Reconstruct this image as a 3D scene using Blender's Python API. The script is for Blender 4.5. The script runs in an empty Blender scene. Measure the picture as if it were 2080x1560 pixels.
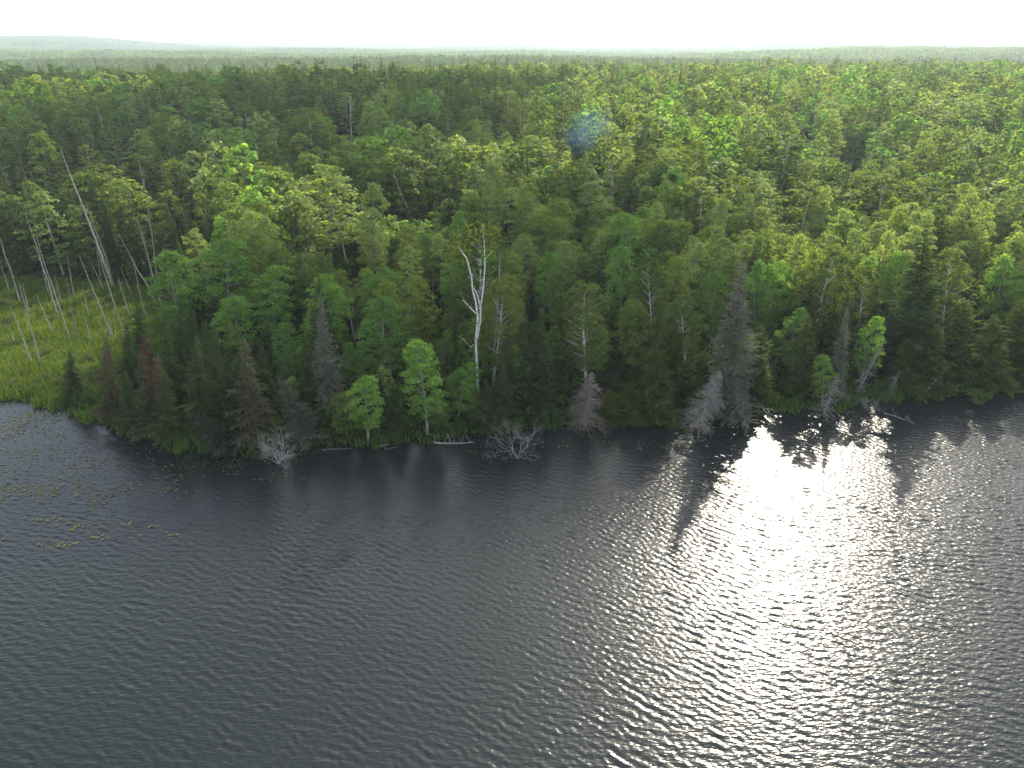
import bpy, math, random
import numpy as np
from mathutils import Vector, noise as mnoise

R = math.radians
rng = np.random.default_rng(11)
random.seed(11)
scn = bpy.context.scene
col = scn.collection

# ------------------------------------------------------------------ camera
H = 40.0
PITCH = R(25.4)
cam_d = bpy.data.cameras.new('camera')
cam_d.sensor_width = 36.0
cam_d.lens = 24.96
cam_d.clip_start = 0.5
cam_d.clip_end = 60000
cam = bpy.data.objects.new('camera', cam_d)
cam.location = (0, 0, H)
cam.rotation_euler = (R(90) - PITCH, 0, 0)
col.objects.link(cam)
scn.camera = cam

# ------------------------------------------------------------------ light
SUN_EL, SUN_AZ = R(33.5), R(23.5)            # azimuth measured from +Y towards +X
world = bpy.data.worlds.new('World')
scn.world = world
world.use_nodes = True
wn, wl = world.node_tree.nodes, world.node_tree.links
wn.clear()
w_out = wn.new('ShaderNodeOutputWorld')
w_bg = wn.new('ShaderNodeBackground')
w_bg.inputs['Strength'].default_value = 0.11
sky = wn.new('ShaderNodeTexSky')
sky.sky_type = 'NISHITA'
sky.sun_disc = False
sky.sun_elevation = SUN_EL
sky.sun_rotation = SUN_AZ
sky.air_density = 1.0
sky.dust_density = 1.6
sky.ozone_density = 1.2
# broken cloud over the whole sky, projected on a flat layer
tc = wn.new('ShaderNodeTexCoord')
sep = wn.new('ShaderNodeSeparateXYZ')
wl.new(tc.outputs['Generated'], sep.inputs[0])
zc = wn.new('ShaderNodeMath'); zc.operation = 'MAXIMUM'; zc.inputs[1].default_value = 0.0
wl.new(sep.outputs['Z'], zc.inputs[0])
za = wn.new('ShaderNodeMath'); za.operation = 'ADD'; za.inputs[1].default_value = 0.12
wl.new(zc.outputs[0], za.inputs[0])
dv = wn.new('ShaderNodeVectorMath'); dv.operation = 'DIVIDE'
wl.new(tc.outputs['Generated'], dv.inputs[0])
cmb = wn.new('ShaderNodeCombineXYZ')
for k in ('X', 'Y', 'Z'):
    wl.new(za.outputs[0], cmb.inputs[k])
wl.new(cmb.outputs[0], dv.inputs[1])
cn = wn.new('ShaderNodeTexNoise')
cn.inputs['Scale'].default_value = 1.1
cn.inputs['Detail'].default_value = 7
cn.inputs['Roughness'].default_value = 0.55
cn.inputs['Distortion'].default_value = 0.3
wl.new(dv.outputs[0], cn.inputs['Vector'])
cr = wn.new('ShaderNodeValToRGB')
cr.color_ramp.elements[0].position = 0.45
cr.color_ramp.elements[1].position = 0.65
wl.new(cn.outputs[0], cr.inputs[0])
mx = wn.new('ShaderNodeMix'); mx.data_type = 'RGBA'
vr = wn.new('ShaderNodeMapRange'); vr.interpolation_type = 'SMOOTHSTEP'      # hazy white veil low over the horizon
vr.inputs[1].default_value = 0.05; vr.inputs[2].default_value = 0.22; vr.inputs[3].default_value = 1.0; vr.inputs[4].default_value = 0.0
wl.new(sep.outputs['Z'], vr.inputs[0])
vm = wn.new('ShaderNodeMath'); vm.operation = 'MAXIMUM'
wl.new(cr.outputs[0], vm.inputs[0]); wl.new(vr.outputs[0], vm.inputs[1])
wl.new(vm.outputs[0], mx.inputs[0])
wl.new(sky.outputs[0], mx.inputs[6])
mx.inputs[7].default_value = (11.0, 11.1, 11.4, 1)
wl.new(mx.outputs[2], w_bg.inputs['Color'])
wl.new(w_bg.outputs[0], w_out.inputs['Surface'])

sun_d = bpy.data.lights.new('sun', 'SUN')
sun_d.energy = 5.0
sun_d.angle = R(0.55)
sun_d.color = (1.0, 0.91, 0.74)
sun = bpy.data.objects.new('sun', sun_d)
sdir = Vector((math.cos(SUN_EL) * math.sin(SUN_AZ), math.cos(SUN_EL) * math.cos(SUN_AZ), math.sin(SUN_EL)))
sun.rotation_euler = sdir.to_track_quat('Z', 'Y').to_euler()
col.objects.link(sun)

scn.view_settings.view_transform = 'Standard'
scn.view_settings.look = 'None'
scn.view_settings.exposure = 1.05
scn.view_settings.gamma = 1.0
scn.view_settings.use_curve_mapping = False
scn.render.engine = 'CYCLES'

# ------------------------------------------------------------------ helpers
F = 1442.0
CP, SP = math.cos(PITCH), math.sin(PITCH)

def ray(px, py):
    xc, yc = (px - 1040) / F, (780 - py) / F
    return np.array([xc, CP + yc * SP, -SP + yc * CP])

def at_plane(px, py, Y):                 # point of the picture ray at distance Y
    d = ray(px, py)
    t = Y / d[1]
    return d[0] * t, H + d[2] * t        # X, Z

def proj(X, Y, Z):
    X, Y, Z = np.asarray(X, float), np.asarray(Y, float), np.asarray(Z, float) - H
    dep = Y * CP - Z * SP
    up = Y * SP + Z * CP
    return 1040 + F * X / dep, 780 - F * up / dep

def tag(o, label=None, cat=None, group=None, kind=None):
    if label: o['label'] = label
    if cat: o['category'] = cat
    if group: o['group'] = group
    if kind: o['kind'] = kind
    return o

def smooth(a, b, x):
    t = np.clip((x - a) / (b - a), 0, 1)
    return t * t * (3 - 2 * t)

# cheap numpy value noise
_perm = np.random.default_rng(5).random((256, 256))
def vnoise(x, y):
    x, y = np.asarray(x, float), np.asarray(y, float)
    xi, yi = np.floor(x).astype(int), np.floor(y).astype(int)
    fx, fy = x - xi, y - yi
    fx, fy = fx * fx * (3 - 2 * fx), fy * fy * (3 - 2 * fy)
    g = lambda a, b: _perm[a & 255, b & 255]
    return (g(xi, yi) * (1 - fx) + g(xi + 1, yi) * fx) * (1 - fy) + (g(xi, yi + 1) * (1 - fx) + g(xi + 1, yi + 1) * fx) * fy

class MB:
    """collects verts and polygons, builds ONE mesh"""
    def __init__(s):
        s.v, s.f, s.m, s.n = [], [], [], 0
    def add(s, v, f, mi=0):
        v = np.asarray(v, float).reshape(-1, 3)
        f = np.asarray(f, np.int64)
        s.v.append(v); s.f.append(f + s.n); s.m.append(np.full(len(f), mi)); s.n += len(v)
    def tube(s, path, rad, sides=5, mi=0):
        path = np.asarray(path, float); n = len(path)
        rad = np.broadcast_to(np.asarray(rad, float), (n,))
        tan = np.gradient(path, axis=0)
        tan /= np.linalg.norm(tan, axis=1)[:, None] + 1e-9
        ref = np.array([0.31, 0.17, 0.93]) if abs(tan[0, 2]) < 0.8 else np.array([0.95, 0.3, 0.05])
        u = np.cross(tan, ref); u /= np.linalg.norm(u, axis=1)[:, None] + 1e-9
        w = np.cross(tan, u)
        a = np.arange(sides) / sides * 2 * math.pi
        v = path[:, None] + rad[:, None, None] * (np.cos(a)[None, :, None] * u[:, None] + np.sin(a)[None, :, None] * w[:, None])
        i, j = np.meshgrid(np.arange(n - 1), np.arange(sides), indexing='ij')
        i, j = i.ravel(), j.ravel(); k = (j + 1) % sides
        s.add(v, np.stack([i * sides + j, i * sides + k, (i + 1) * sides + k, (i + 1) * sides + j], 1), mi)
    def leaves(s, C, N, size, mi=0, aspect=0.62, rg=rng, fold=0.0):
        n = len(C)
        N = N / (np.linalg.norm(N, axis=1)[:, None] + 1e-9)
        t = np.cross(N, rg.normal(size=(n, 3))); t /= np.linalg.norm(t, axis=1)[:, None] + 1e-9
        b = np.cross(N, t)
        size = np.broadcast_to(np.asarray(size, float), (n,))[:, None]
        v = np.stack([C + t * size * .5, C + b * size * .5 * aspect + N * size * fold, C - t * size * .5, C - b * size * .5 * aspect + N * size * fold], 1)
        s.add(v, np.arange(4 * n).reshape(n, 4), mi)
    def mesh(s, name, mats, smooth_=False, rg=rng):
        v = np.concatenate(s.v); me = bpy.data.meshes.new(name)
        groups = s.f
        nf = sum(len(g) for g in groups)
        tot = np.concatenate([np.full(len(g), g.shape[1]) for g in groups])
        loops = np.concatenate([g.ravel() for g in groups])
        me.vertices.add(len(v)); me.vertices.foreach_set('co', v.ravel().astype(np.float32))
        me.loops.add(len(loops)); me.loops.foreach_set('vertex_index', loops.astype(np.int32))
        me.polygons.add(nf)
        st = np.concatenate([[0], np.cumsum(tot)[:-1]])
        me.polygons.foreach_set('loop_start', st.astype(np.int32))
        me.polygons.foreach_set('loop_total', tot.astype(np.int32))
        mats = mats if isinstance(mats, (list, tuple)) else [mats]
        for m in mats: me.materials.append(m)
        me.polygons.foreach_set('material_index', np.concatenate(s.m).astype(np.int32))
        me.polygons.foreach_set('use_smooth', np.full(nf, bool(smooth_)))
        at = me.attributes.new('tint', 'FLOAT', 'FACE')
        at.data.foreach_set('value', rg.random(nf).astype(np.float32))
        me.update(); me.validate()
        return me

def obj(name, me, parent=None):
    o = bpy.data.objects.new(name, me)
    col.objects.link(o)
    if parent: o.parent = parent
    return o

def empty(name, loc):
    o = bpy.data.objects.new(name, None)
    o.empty_display_size = 0.5
    o.location = loc
    col.objects.link(o)
    return o

# ------------------------------------------------------------------ materials
def nodes(name):
    m = bpy.data.materials.new(name); m.use_nodes = True
    n, l = m.node_tree.nodes, m.node_tree.links
    n.clear()
    out = n.new('ShaderNodeOutputMaterial')
    return m, n, l, out

def leaf_mat(name, c1, c2, trans=0.45, gloss=0.06, tgain=(1.5, 1.35, 0.7), rough=0.55, patchy=0):
    """c1..c2: spread of leaf colour; varies from tree to tree and from leaf to leaf"""
    m, n, l, out = nodes(name)
    oi = n.new('ShaderNodeObjectInfo')
    at = n.new('ShaderNodeAttribute'); at.attribute_name = 'tint'
    mix = n.new('ShaderNodeMix'); mix.data_type = 'RGBA'
    mix.inputs[6].default_value = (*c1, 1); mix.inputs[7].default_value = (*c2, 1)
    s = n.new('ShaderNodeMath'); s.operation = 'MULTIPLY_ADD'
    s.inputs[1].default_value = 0.32
    l.new(at.outputs['Fac'], s.inputs[0])
    s2 = n.new('ShaderNodeMath'); s2.operation = 'MULTIPLY'; s2.inputs[1].default_value = 0.75
    if patchy:
        ge = n.new('ShaderNodeNewGeometry'); pn_ = n.new('ShaderNodeTexNoise'); pn_.inputs['Scale'].default_value = patchy; pn_.inputs['Detail'].default_value = 4
        pr = n.new('ShaderNodeMapRange'); pr.inputs[1].default_value = .32; pr.inputs[2].default_value = .68
        l.new(ge.outputs['Position'], pn_.inputs['Vector']); l.new(pn_.outputs[0], pr.inputs[0]); l.new(pr.outputs[0], s2.inputs[0])
    else: l.new(oi.outputs['Random'], s2.inputs[0])
    l.new(s2.outputs[0], s.inputs[2])
    l.new(s.outputs[0], mix.inputs[0])
    d = n.new('ShaderNodeBsdfDiffuse'); l.new(mix.outputs[2], d.inputs['Color'])
    t = n.new('ShaderNodeBsdfTranslucent')
    g = n.new('ShaderNodeMix'); g.data_type = 'RGBA'; g.blend_type = 'MULTIPLY'; g.inputs[0].default_value = 1
    g.inputs[7].default_value = (*[q * trans * 2 for q in tgain], 1); l.new(mix.outputs[2], g.inputs[6]); l.new(g.outputs[2], t.inputs['Color'])
    ms = n.new('ShaderNodeAddShader')                  # a leaf both reflects and lets light through
    l.new(d.outputs[0], ms.inputs[0]); l.new(t.outputs[0], ms.inputs[1])
    gloss *= .35
    gl = n.new('ShaderNodeBsdfGlossy'); gl.inputs['Roughness'].default_value = rough
    gl.inputs['Color'].default_value = (.9, .95, .85, 1)
    mg = n.new('ShaderNodeMixShader'); mg.inputs[0].default_value = gloss
    l.new(ms.outputs[0], mg.inputs[1]); l.new(gl.outputs[0], mg.inputs[2])
    l.new(mg.outputs[0], out.inputs['Surface'])
    return m

def bark_mat(name, c1, c2, scale=6.0, bands=None, rough=0.9):
    m, n, l, out = nodes(name)
    p = n.new('ShaderNodeBsdfPrincipled'); p.inputs['Roughness'].default_value = rough
    tcn = n.new('ShaderNodeTexCoord')
    mp = n.new('ShaderNodeMapping'); mp.inputs['Scale'].default_value = (1, 1, 0.35) if not bands else (0.5, 0.5, 4)
    l.new(tcn.outputs['Object'], mp.inputs[0])
    nz = n.new('ShaderNodeTexNoise'); nz.inputs['Scale'].default_value = scale; nz.inputs['Detail'].default_value = 4
    l.new(mp.outputs[0], nz.inputs['Vector'])
    r = n.new('ShaderNodeValToRGB')
    if bands:
        r.color_ramp.elements[0].position = 0.36; r.color_ramp.elements[1].position = 0.46
    else:
        r.color_ramp.elements[0].position = 0.3; r.color_ramp.elements[1].position = 0.7
    r.color_ramp.elements[0].color = (*c1, 1); r.color_ramp.elements[1].color = (*c2, 1)
    l.new(nz.outputs[0], r.inputs[0]); l.new(r.outputs[0], p.inputs['Base Color'])
    l.new(p.outputs[0], out.inputs['Surface'])
    return m

M = {}
M['aspen'] = leaf_mat('aspen_leaves', (.034, .078, .016), (.084, .146, .028), .74, .05, (1.5, 1.45, .65))
M['birch'] = leaf_mat('birch_leaves', (.030, .052, .012), (.070, .096, .019), .60, .04, (1.55, 1.4, .6))
M['old_birch'] = leaf_mat('old_birch_leaves', (.028, .042, .012), (.050, .068, .018), .42, .0, (1.5, 1.4, .6))
M['maple'] = leaf_mat('maple_leaves', (.022, .048, .012), (.082, .120, .022), .72, .05, (1.7, 1.4, .6))
M['poplar'] = leaf_mat('poplar_leaves', (.048, .084, .022), (.110, .152, .040), .74, .10, (1.6, 1.35, .65))
M['spruce'] = leaf_mat('spruce_needles', (.028, .050, .018), (.060, .084, .030), .2, .0)
M['cedar'] = leaf_mat('cedar_sprays', (.044, .062, .015), (.076, .096, .024), .28, .0)
M['grey_spruce'] = leaf_mat('lichen_grey_needles', (.066, .076, .056), (.120, .128, .100), .15, .0)
M['brown_spruce'] = leaf_mat('browned_needles', (.072, .064, .042), (.066, .072, .036), .2, .0)
M['red_needles'] = leaf_mat('rust_red_needles', (.090, .048, .036), (.112, .066, .050), .2, .0)
M['shrub'] = leaf_mat('shrub_leaves', (.028, .060, .014), (.062, .108, .024), .45, .03)
M['bog_shrub'] = leaf_mat('bog_shrub_leaves', (.052, .062, .026), (.085, .074, .040), .2, .0)
M['grass'] = leaf_mat('marsh_grass', (.032, .064, .012), (.088, .128, .020), .30, .0, patchy=.22)
M['reed'] = leaf_mat('reed_stalks', (.030, .045, .020), (.055, .070, .030), .2, .0)
M['pad'] = leaf_mat('lily_pads', (.070, .088, .028), (.125, .135, .055), .1, .1, rough=.3)
M['bark'] = bark_mat('brown_bark', (.045, .036, .028), (.12, .10, .08))
M['aspen_bark'] = bark_mat('aspen_bark', (.12, .12, .09), (.30, .30, .24))
M['birch_bark'] = bark_mat('white_birch_bark', (.10, .09, .08), (.62, .60, .55), 3.0, True)
M['dead'] = bark_mat('weathered_dead_wood', (.14, .13, .12), (.33, .315, .29))
M['bleached'] = bark_mat('bleached_dead_wood', (.22, .21, .195), (.42, .40, .37))
M['white_dead'] = bark_mat('white_dead_bark', (.34, .33, .31), (.60, .58, .54))
M['dark_dead'] = bark_mat('dark_dead_wood', (.07, .06, .055), (.20, .18, .165))
M['red_twig'] = bark_mat('rusty_dead_twigs', (.135, .105, .092), (.235, .195, .178))

# ------------------------------------------------------------------ terrain
SHORE_PX = [(-420, 796), (-150, 800), (0, 808), (60, 815), (130, 834), (220, 862), (300, 893), (380, 914), (430, 922), (520, 916), (640, 904),
            (760, 903), (870, 893), (960, 880), (1060, 871), (1150, 862), (1250, 861), (1400, 857), (1480, 850), (1560, 830),
            (1680, 836), (1760, 815), (1880, 808), (1980, 796), (2080, 786), (2300, 766), (2700, 735)]
_sh = []
for px, py in SHORE_PX:
    d = ray(px, py); t = -H / d[2]
    _sh.append((d[0] * t, d[1] * t))
_sh = np.array(sorted(_sh))

def shore(X):
    X = np.asarray(X, float)
    return np.interp(X, _sh[:, 0], _sh[:, 1]) + .5 * np.sin(X * .9) + .35 * np.sin(X * 2.3 + 1) + .2 * np.sin(X * 5.1)

def marsh_mask(X, Y):
    d = Y - shore(X)
    edge = np.interp(X, [-140, -85, -60, -48, -38, -30], [50, 46, 42, 28, 3, -10])
    return smooth(4, -4, d - edge) * smooth(-26, -40, X) * (d > -2)

def ground(X, Y):
    X, Y = np.asarray(X, float), np.asarray(Y, float)
    d = Y - shore(X)
    az = np.arctan2(X, np.maximum(Y, 1))
    bank = np.where(d < 0, np.maximum(.35 * d, -3.0), .45 * smooth(0, 3, d))
    ml = smooth(.05, -.30, az)                                     # left part of the view
    rise_l = np.interp(Y, [0, 95, 135, 190, 260, 330, 420, 560, 900], [0, 0, .6, 5, 11, 14.5, 10, 2, 0])
    rise_r = np.interp(Y, [0, 85, 130, 200, 300, 420, 540, 700, 1000], [0, 0, 2, 6, 10.5, 12.5, 11.5, 5, 2])
    rise = rise_l * ml + rise_r * (1 - ml)
    und = (vnoise(X / 60 + 7, Y / 60) - .5) * 3.2 + (vnoise(X / 22, Y / 22 + 9) - .5) * 1.1
    und = und * smooth(12, 60, d) * (1 - marsh_mask(X, Y))
    far = smooth(700, 1600, Y) * ((vnoise(X / 900 + 3, Y / 520) - .40) * 34 + (vnoise(X / 330, Y / 240 + 4) - .5) * 12)
    r = np.hypot(X, Y)
    far += smooth(2500, 5200, r) * (14 + 12 * (vnoise(az * 5 + 20, r / 2600) - .5))
    hill = 56 * np.exp(-((az + .56) / .13) ** 2) * np.exp(-((r - 5000) / 1100) ** 2)
    hill2 = 22 * smooth(.10, .42, az) * np.exp(-((r - 6300) / 1000) ** 2) * (.75 + .5 * vnoise(az * 16, 3))
    hill3 = 40 * np.exp(-((r - 7800) / 900) ** 2)
    return bank + np.where(d > 0, rise * smooth(0, 14, d) + und + far + hill + hill2 + hill3, 0)

m, n, l, out = nodes('forest_floor')
p = n.new('ShaderNodeBsdfPrincipled'); p.inputs['Roughness'].default_value = 1
p.inputs['Specular IOR Level'].default_value = .1
tcn = n.new('ShaderNodeNewGeometry')
nz = n.new('ShaderNodeTexNoise'); nz.inputs['Scale'].default_value = .45; nz.inputs['Detail'].default_value = 6
l.new(tcn.outputs['Position'], nz.inputs['Vector'])
r1 = n.new('ShaderNodeValToRGB')
r1.color_ramp.elements[0].position = .32; r1.color_ramp.elements[1].position = .7
r1.color_ramp.elements[0].color = (.022, .020, .012, 1); r1.color_ramp.elements[1].color = (.036, .050, .018, 1)
l.new(nz.outputs[0], r1.inputs[0])
r2 = n.new('ShaderNodeValToRGB')
r2.color_ramp.elements[0].position = .3; r2.color_ramp.elements[1].position = .72
r2.color_ramp.elements[0].color = (.034, .056, .010, 1); r2.color_ramp.elements[1].color = (.070, .096, .018, 1)
l.new(nz.outputs[0], r2.inputs[0])
am = n.new('ShaderNodeAttribute'); am.attribute_name = 'marsh'
mm = n.new('ShaderNodeMix'); mm.data_type = 'RGBA'
l.new(am.outputs['Fac'], mm.inputs[0]); l.new(r1.outputs[0], mm.inputs[6]); l.new(r2.outputs[0], mm.inputs[7])
l.new(mm.outputs[2], p.inputs['Base Color']); l.new(p.outputs[0], out.inputs['Surface'])
M['floor'] = m

def build_terrain():
    az = np.radians(np.concatenate([np.linspace(-100, -50, 26)[:-1], np.linspace(-50, 50, 321), np.linspace(50, 100, 26)[1:]]))
    rr = np.concatenate([np.linspace(45, 150, 106)[:-1], np.geomspace(150, 15000, 170)])
    A, RR = np.meshgrid(az, rr, indexing='ij')
    X, Y = np.sin(A) * RR, np.cos(A) * RR
    Z = ground(X, Y)
    na, nr = A.shape
    i, j = np.meshgrid(np.arange(na - 1), np.arange(nr - 1), indexing='ij')
    i, j = i.ravel(), j.ravel()
    f = np.stack([i * nr + j, i * nr + j + 1, (i + 1) * nr + j + 1, (i + 1) * nr + j], 1)[:, ::-1]
    mb = MB(); mb.add(np.stack([X, Y, Z], -1).reshape(-1, 3), f)
    me = mb.mesh('ground', M['floor'], True)
    a = me.attributes.new('marsh', 'FLOAT', 'POINT')
    a.data.foreach_set('value', marsh_mask(X, Y).ravel().astype(np.float32))
    tag(obj('ground', me), kind='structure')
build_terrain()

# ------------------------------------------------------------------ lake
m, n, l, out = nodes('lake_water')
p = n.new('ShaderNodeBsdfPrincipled')
p.inputs['Base Color'].default_value = (.0145, .019, .0195, 1)
p.inputs['Roughness'].default_value = .22
p.inputs['IOR'].default_value = 1.333
geo = n.new('ShaderNodeNewGeometry')
def wnoise(scale, stretch, rot, detail=3):
    mp = n.new('ShaderNodeMapping'); mp.inputs['Rotation'].default_value = (0, 0, rot)
    mp.inputs['Scale'].default_value = (stretch, 1, 1)
    l.new(geo.outputs['Position'], mp.inputs[0])
    z = n.new('ShaderNodeTexNoise'); z.inputs['Scale'].default_value = scale; z.inputs['Detail'].default_value = detail
    z.inputs['Distortion'].default_value = .1
    l.new(mp.outputs[0], z.inputs['Vector'])
    return z
a1 = wnoise(4.6, .40, R(26), 1); a2 = wnoise(15.0, .6, R(8), 2)
ad = n.new('ShaderNodeMath'); ad.operation = 'MULTIPLY_ADD'; ad.inputs[1].default_value = .14
l.new(a2.outputs[0], ad.inputs[0]); l.new(a1.outputs[0], ad.inputs[2])
bp = n.new('ShaderNodeBump'); bp.inputs['Strength'].default_value = 1.0; bp.inputs['Distance'].default_value = .048
at_ = n.new('ShaderNodeAttribute'); at_.attribute_name = 'ripple'
l.new(at_.outputs['Fac'], bp.inputs['Strength'])
l.new(ad.outputs[0], bp.inputs['Height']); l.new(bp.outputs[0], p.inputs['Normal'])
l.new(p.outputs[0], out.inputs['Surface'])
M['water'] = m

def wave_height(X, Y):
    rg = np.random.default_rng(3)
    Z = np.zeros_like(X)
    main = R(64)                                   # travel direction, from +X
    for k in range(64):
        lam = 0.36 * (0.98 / 0.36) ** rg.random()
        th = main + rg.normal() * R(19)
        ph = rg.random() * 6.283
        amp = .0027 * lam * (1.25 if .45 < lam < .75 else .75)
        c = (X * math.cos(th) + Y * math.sin(th)) * 2 * math.pi / lam + ph
        Z += amp * np.sin(c)
    Z = Z + 5 * Z * np.abs(Z)
    gust = .60 + .70 * vnoise(X / 19 + 3, Y / 13)
    lee = smooth(0, np.interp(X, [12, 26], [22, 4]), shore(X) - Y)
    return Z * gust * (.15 + .85 * lee)

def build_water():
    xs = np.concatenate([[-1500, -500, -200], np.arange(-100, 112, .11), [200, 500, 1500]])
    ys = np.concatenate([[-1500, -500, -100, 0], np.arange(22, 106, .10), [130, 220]])
    X, Y = np.meshgrid(xs, ys, indexing='ij')
    nx, ny = X.shape
    dense = (X > -100) & (X < 111) & (Y > 22) & (Y < 105.5)
    Z = np.where(dense, wave_height(X, Y), 0)
    i, j = np.meshgrid(np.arange(nx - 1), np.arange(ny - 1), indexing='ij')
    land = (Y - shore(X)) > 1.5
    seen = np.abs(X) < .78 * Y + 10
    fine = dense[:-1, :-1] & dense[1:, 1:]
    keep = fine & seen[:-1, :-1] & ~(land[:-1, :-1])
    mb = MB()
    def put(k, step):
        a, b = i[k], j[k]
        f = np.stack([a * ny + b, (a + 1) * ny + b, (a + 1) * ny + b + 1, a * ny + b + 1], 1)
        used = np.unique(f); remap = np.full(nx * ny, -1); remap[used] = np.arange(len(used))
        mb.add(np.stack([X, Y, Z], -1).reshape(-1, 3)[used], remap[f])
    put(keep, 1)
    # plain sheet for everything beside and behind the dense part, a little lower
    xs2 = np.concatenate([[-1500, -400, -160], np.arange(-110, 121, 6), [160, 400, 1500]]); ys2 = np.concatenate([[-1500, -400, -100, 0], np.arange(20, 110, 6)])
    A, B = np.meshgrid(xs2, ys2, indexing='ij'); n2 = len(ys2)
    u, w = np.meshgrid(np.arange(len(xs2) - 1), np.arange(n2 - 1), indexing='ij')
    k = (B[:-1, :-1] - shore(A[:-1, :-1])) < 3
    u, w = u[k], w[k]
    mb.add(np.stack([A, B, np.full(A.shape, -.13)], -1).reshape(-1, 3), np.stack([u * n2 + w, (u + 1) * n2 + w, (u + 1) * n2 + w + 1, u * n2 + w + 1], 1))
    me = mb.mesh('lake_water', M['water'], True)
    co = np.empty(len(me.vertices) * 3, np.float32); me.vertices.foreach_get('co', co); co = co.reshape(-1, 3)
    q = smooth(0, np.interp(co[:, 0], [12, 26], [17, 3]), shore(co[:, 0]) - co[:, 1] + 5 * (vnoise(co[:, 0] / 6, co[:, 1] / 9) - .5))
    a = me.attributes.new('ripple', 'FLOAT', 'POINT'); a.data.foreach_set('value', (.18 + .82 * q).astype(np.float32))
    tag(obj('lake_water', me), kind='structure')
build_water()

# ------------------------------------------------------------------ tree builders (unit sizes, base at the origin)
def curve(p0, p1, n=4, bow=.1, rg=rng):
    p0, p1 = np.asarray(p0, float), np.asarray(p1, float)
    t = np.linspace(0, 1, n)[:, None]
    off = rg.normal(size=3) * np.linalg.norm(p1 - p0) * bow
    return p0 + (p1 - p0) * t + off * (t * (1 - t) * 4)

def broadleaf(seed, h=14, cr=2.4, cb=.35, nclump=42, per=48, leaf=.36, shape='oval', limbs=True, lean=.0, tr=.16, sides=6, density=1.0, nr=.42):
    """returns trunk builder, crown builder"""
    rg = np.random.default_rng(seed)
    tk, cw = MB(), MB()
    top = np.array([rg.normal() * .25 + lean * h, rg.normal() * .25, h * .93])
    tp = np.array([[0, 0, -.4], [0, 0, 0], [top[0] * .2 + rg.normal() * .12, top[1] * .2, h * .3], [top[0] * .55 + rg.normal() * .2, top[1] * .55 + rg.normal() * .2, h * .6], top])
    tk.tube(tp, [tr * 1.25, tr, tr * .8, tr * .5, tr * .12], sides)
    def trunk(z): return np.array([np.interp(z, tp[:, 2], tp[:, 0]), np.interp(z, tp[:, 2], tp[:, 1]), z])
    zb = h * cb
    C, N, S = [], [], []
    lob = rg.random(3) * 6.28
    for k in range(nclump):
        t = (k + rg.random()) / nclump
        if shape == 'oval': prof = (np.sin(math.pi * min(t * .88 + .1, 1)) ** .65)
        elif shape == 'round': prof = math.sqrt(max(1 - (2 * t - .9) ** 2 / 1.25, 0.02))
        else: prof = min(1, t * 5 + .35) * (1 - t) ** .55 * 1.15
        a = k * 2.399 + rg.normal() * .5
        lobe = 1 + .22 * math.sin(2 * a + lob[0] + t * 4) + .14 * math.sin(3 * a + lob[1])
        rr = cr * prof * lobe * (0.30 + .62 * rg.random() ** .55)
        z = zb + (h - zb) * t * .97
        c = trunk(z) + np.array([math.cos(a) * rr, math.sin(a) * rr, 0])
        rc = cr * (.19 + .19 * rg.random()) * (1 - .25 * t) * (1.2 if nclump < 60 else 1)
        if limbs and k % 2 == 0:
            s0 = trunk(max(z - .55 * rr - .5, zb * .8))
            tk.tube(curve(s0, c, 4, .06, rg), [tr * .32 * (1 - .5 * t), tr * .25 * (1 - .5 * t), tr * .16, tr * .05], 3)
        m_ = max(4, int(per * (.6 + .8 * rg.random()) * density))
        d = rg.normal(size=(m_, 3)); d /= np.linalg.norm(d, axis=1)[:, None]
        d[:, 2] = np.where(d[:, 2] < -.25, -d[:, 2] * .8, d[:, 2])
        rad = rc * (.45 + .65 * rg.random(m_))[:, None]
        C.append(c + d * rad * np.array([1, 1, .85])); 
        out_ = (c - trunk(c[2])) / (cr + .01)
        N.append(d * .6 + out_ * .5 + np.array([0, 0, .40]) + rg.normal(size=(m_, 3)) * nr)
        S.append(leaf * (.6 + .7 * rg.random(m_)))
    cw.leaves(np.concatenate(C), np.concatenate(N), np.concatenate(S), rg=rg, fold=.08)
    return tk, cw

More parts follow.
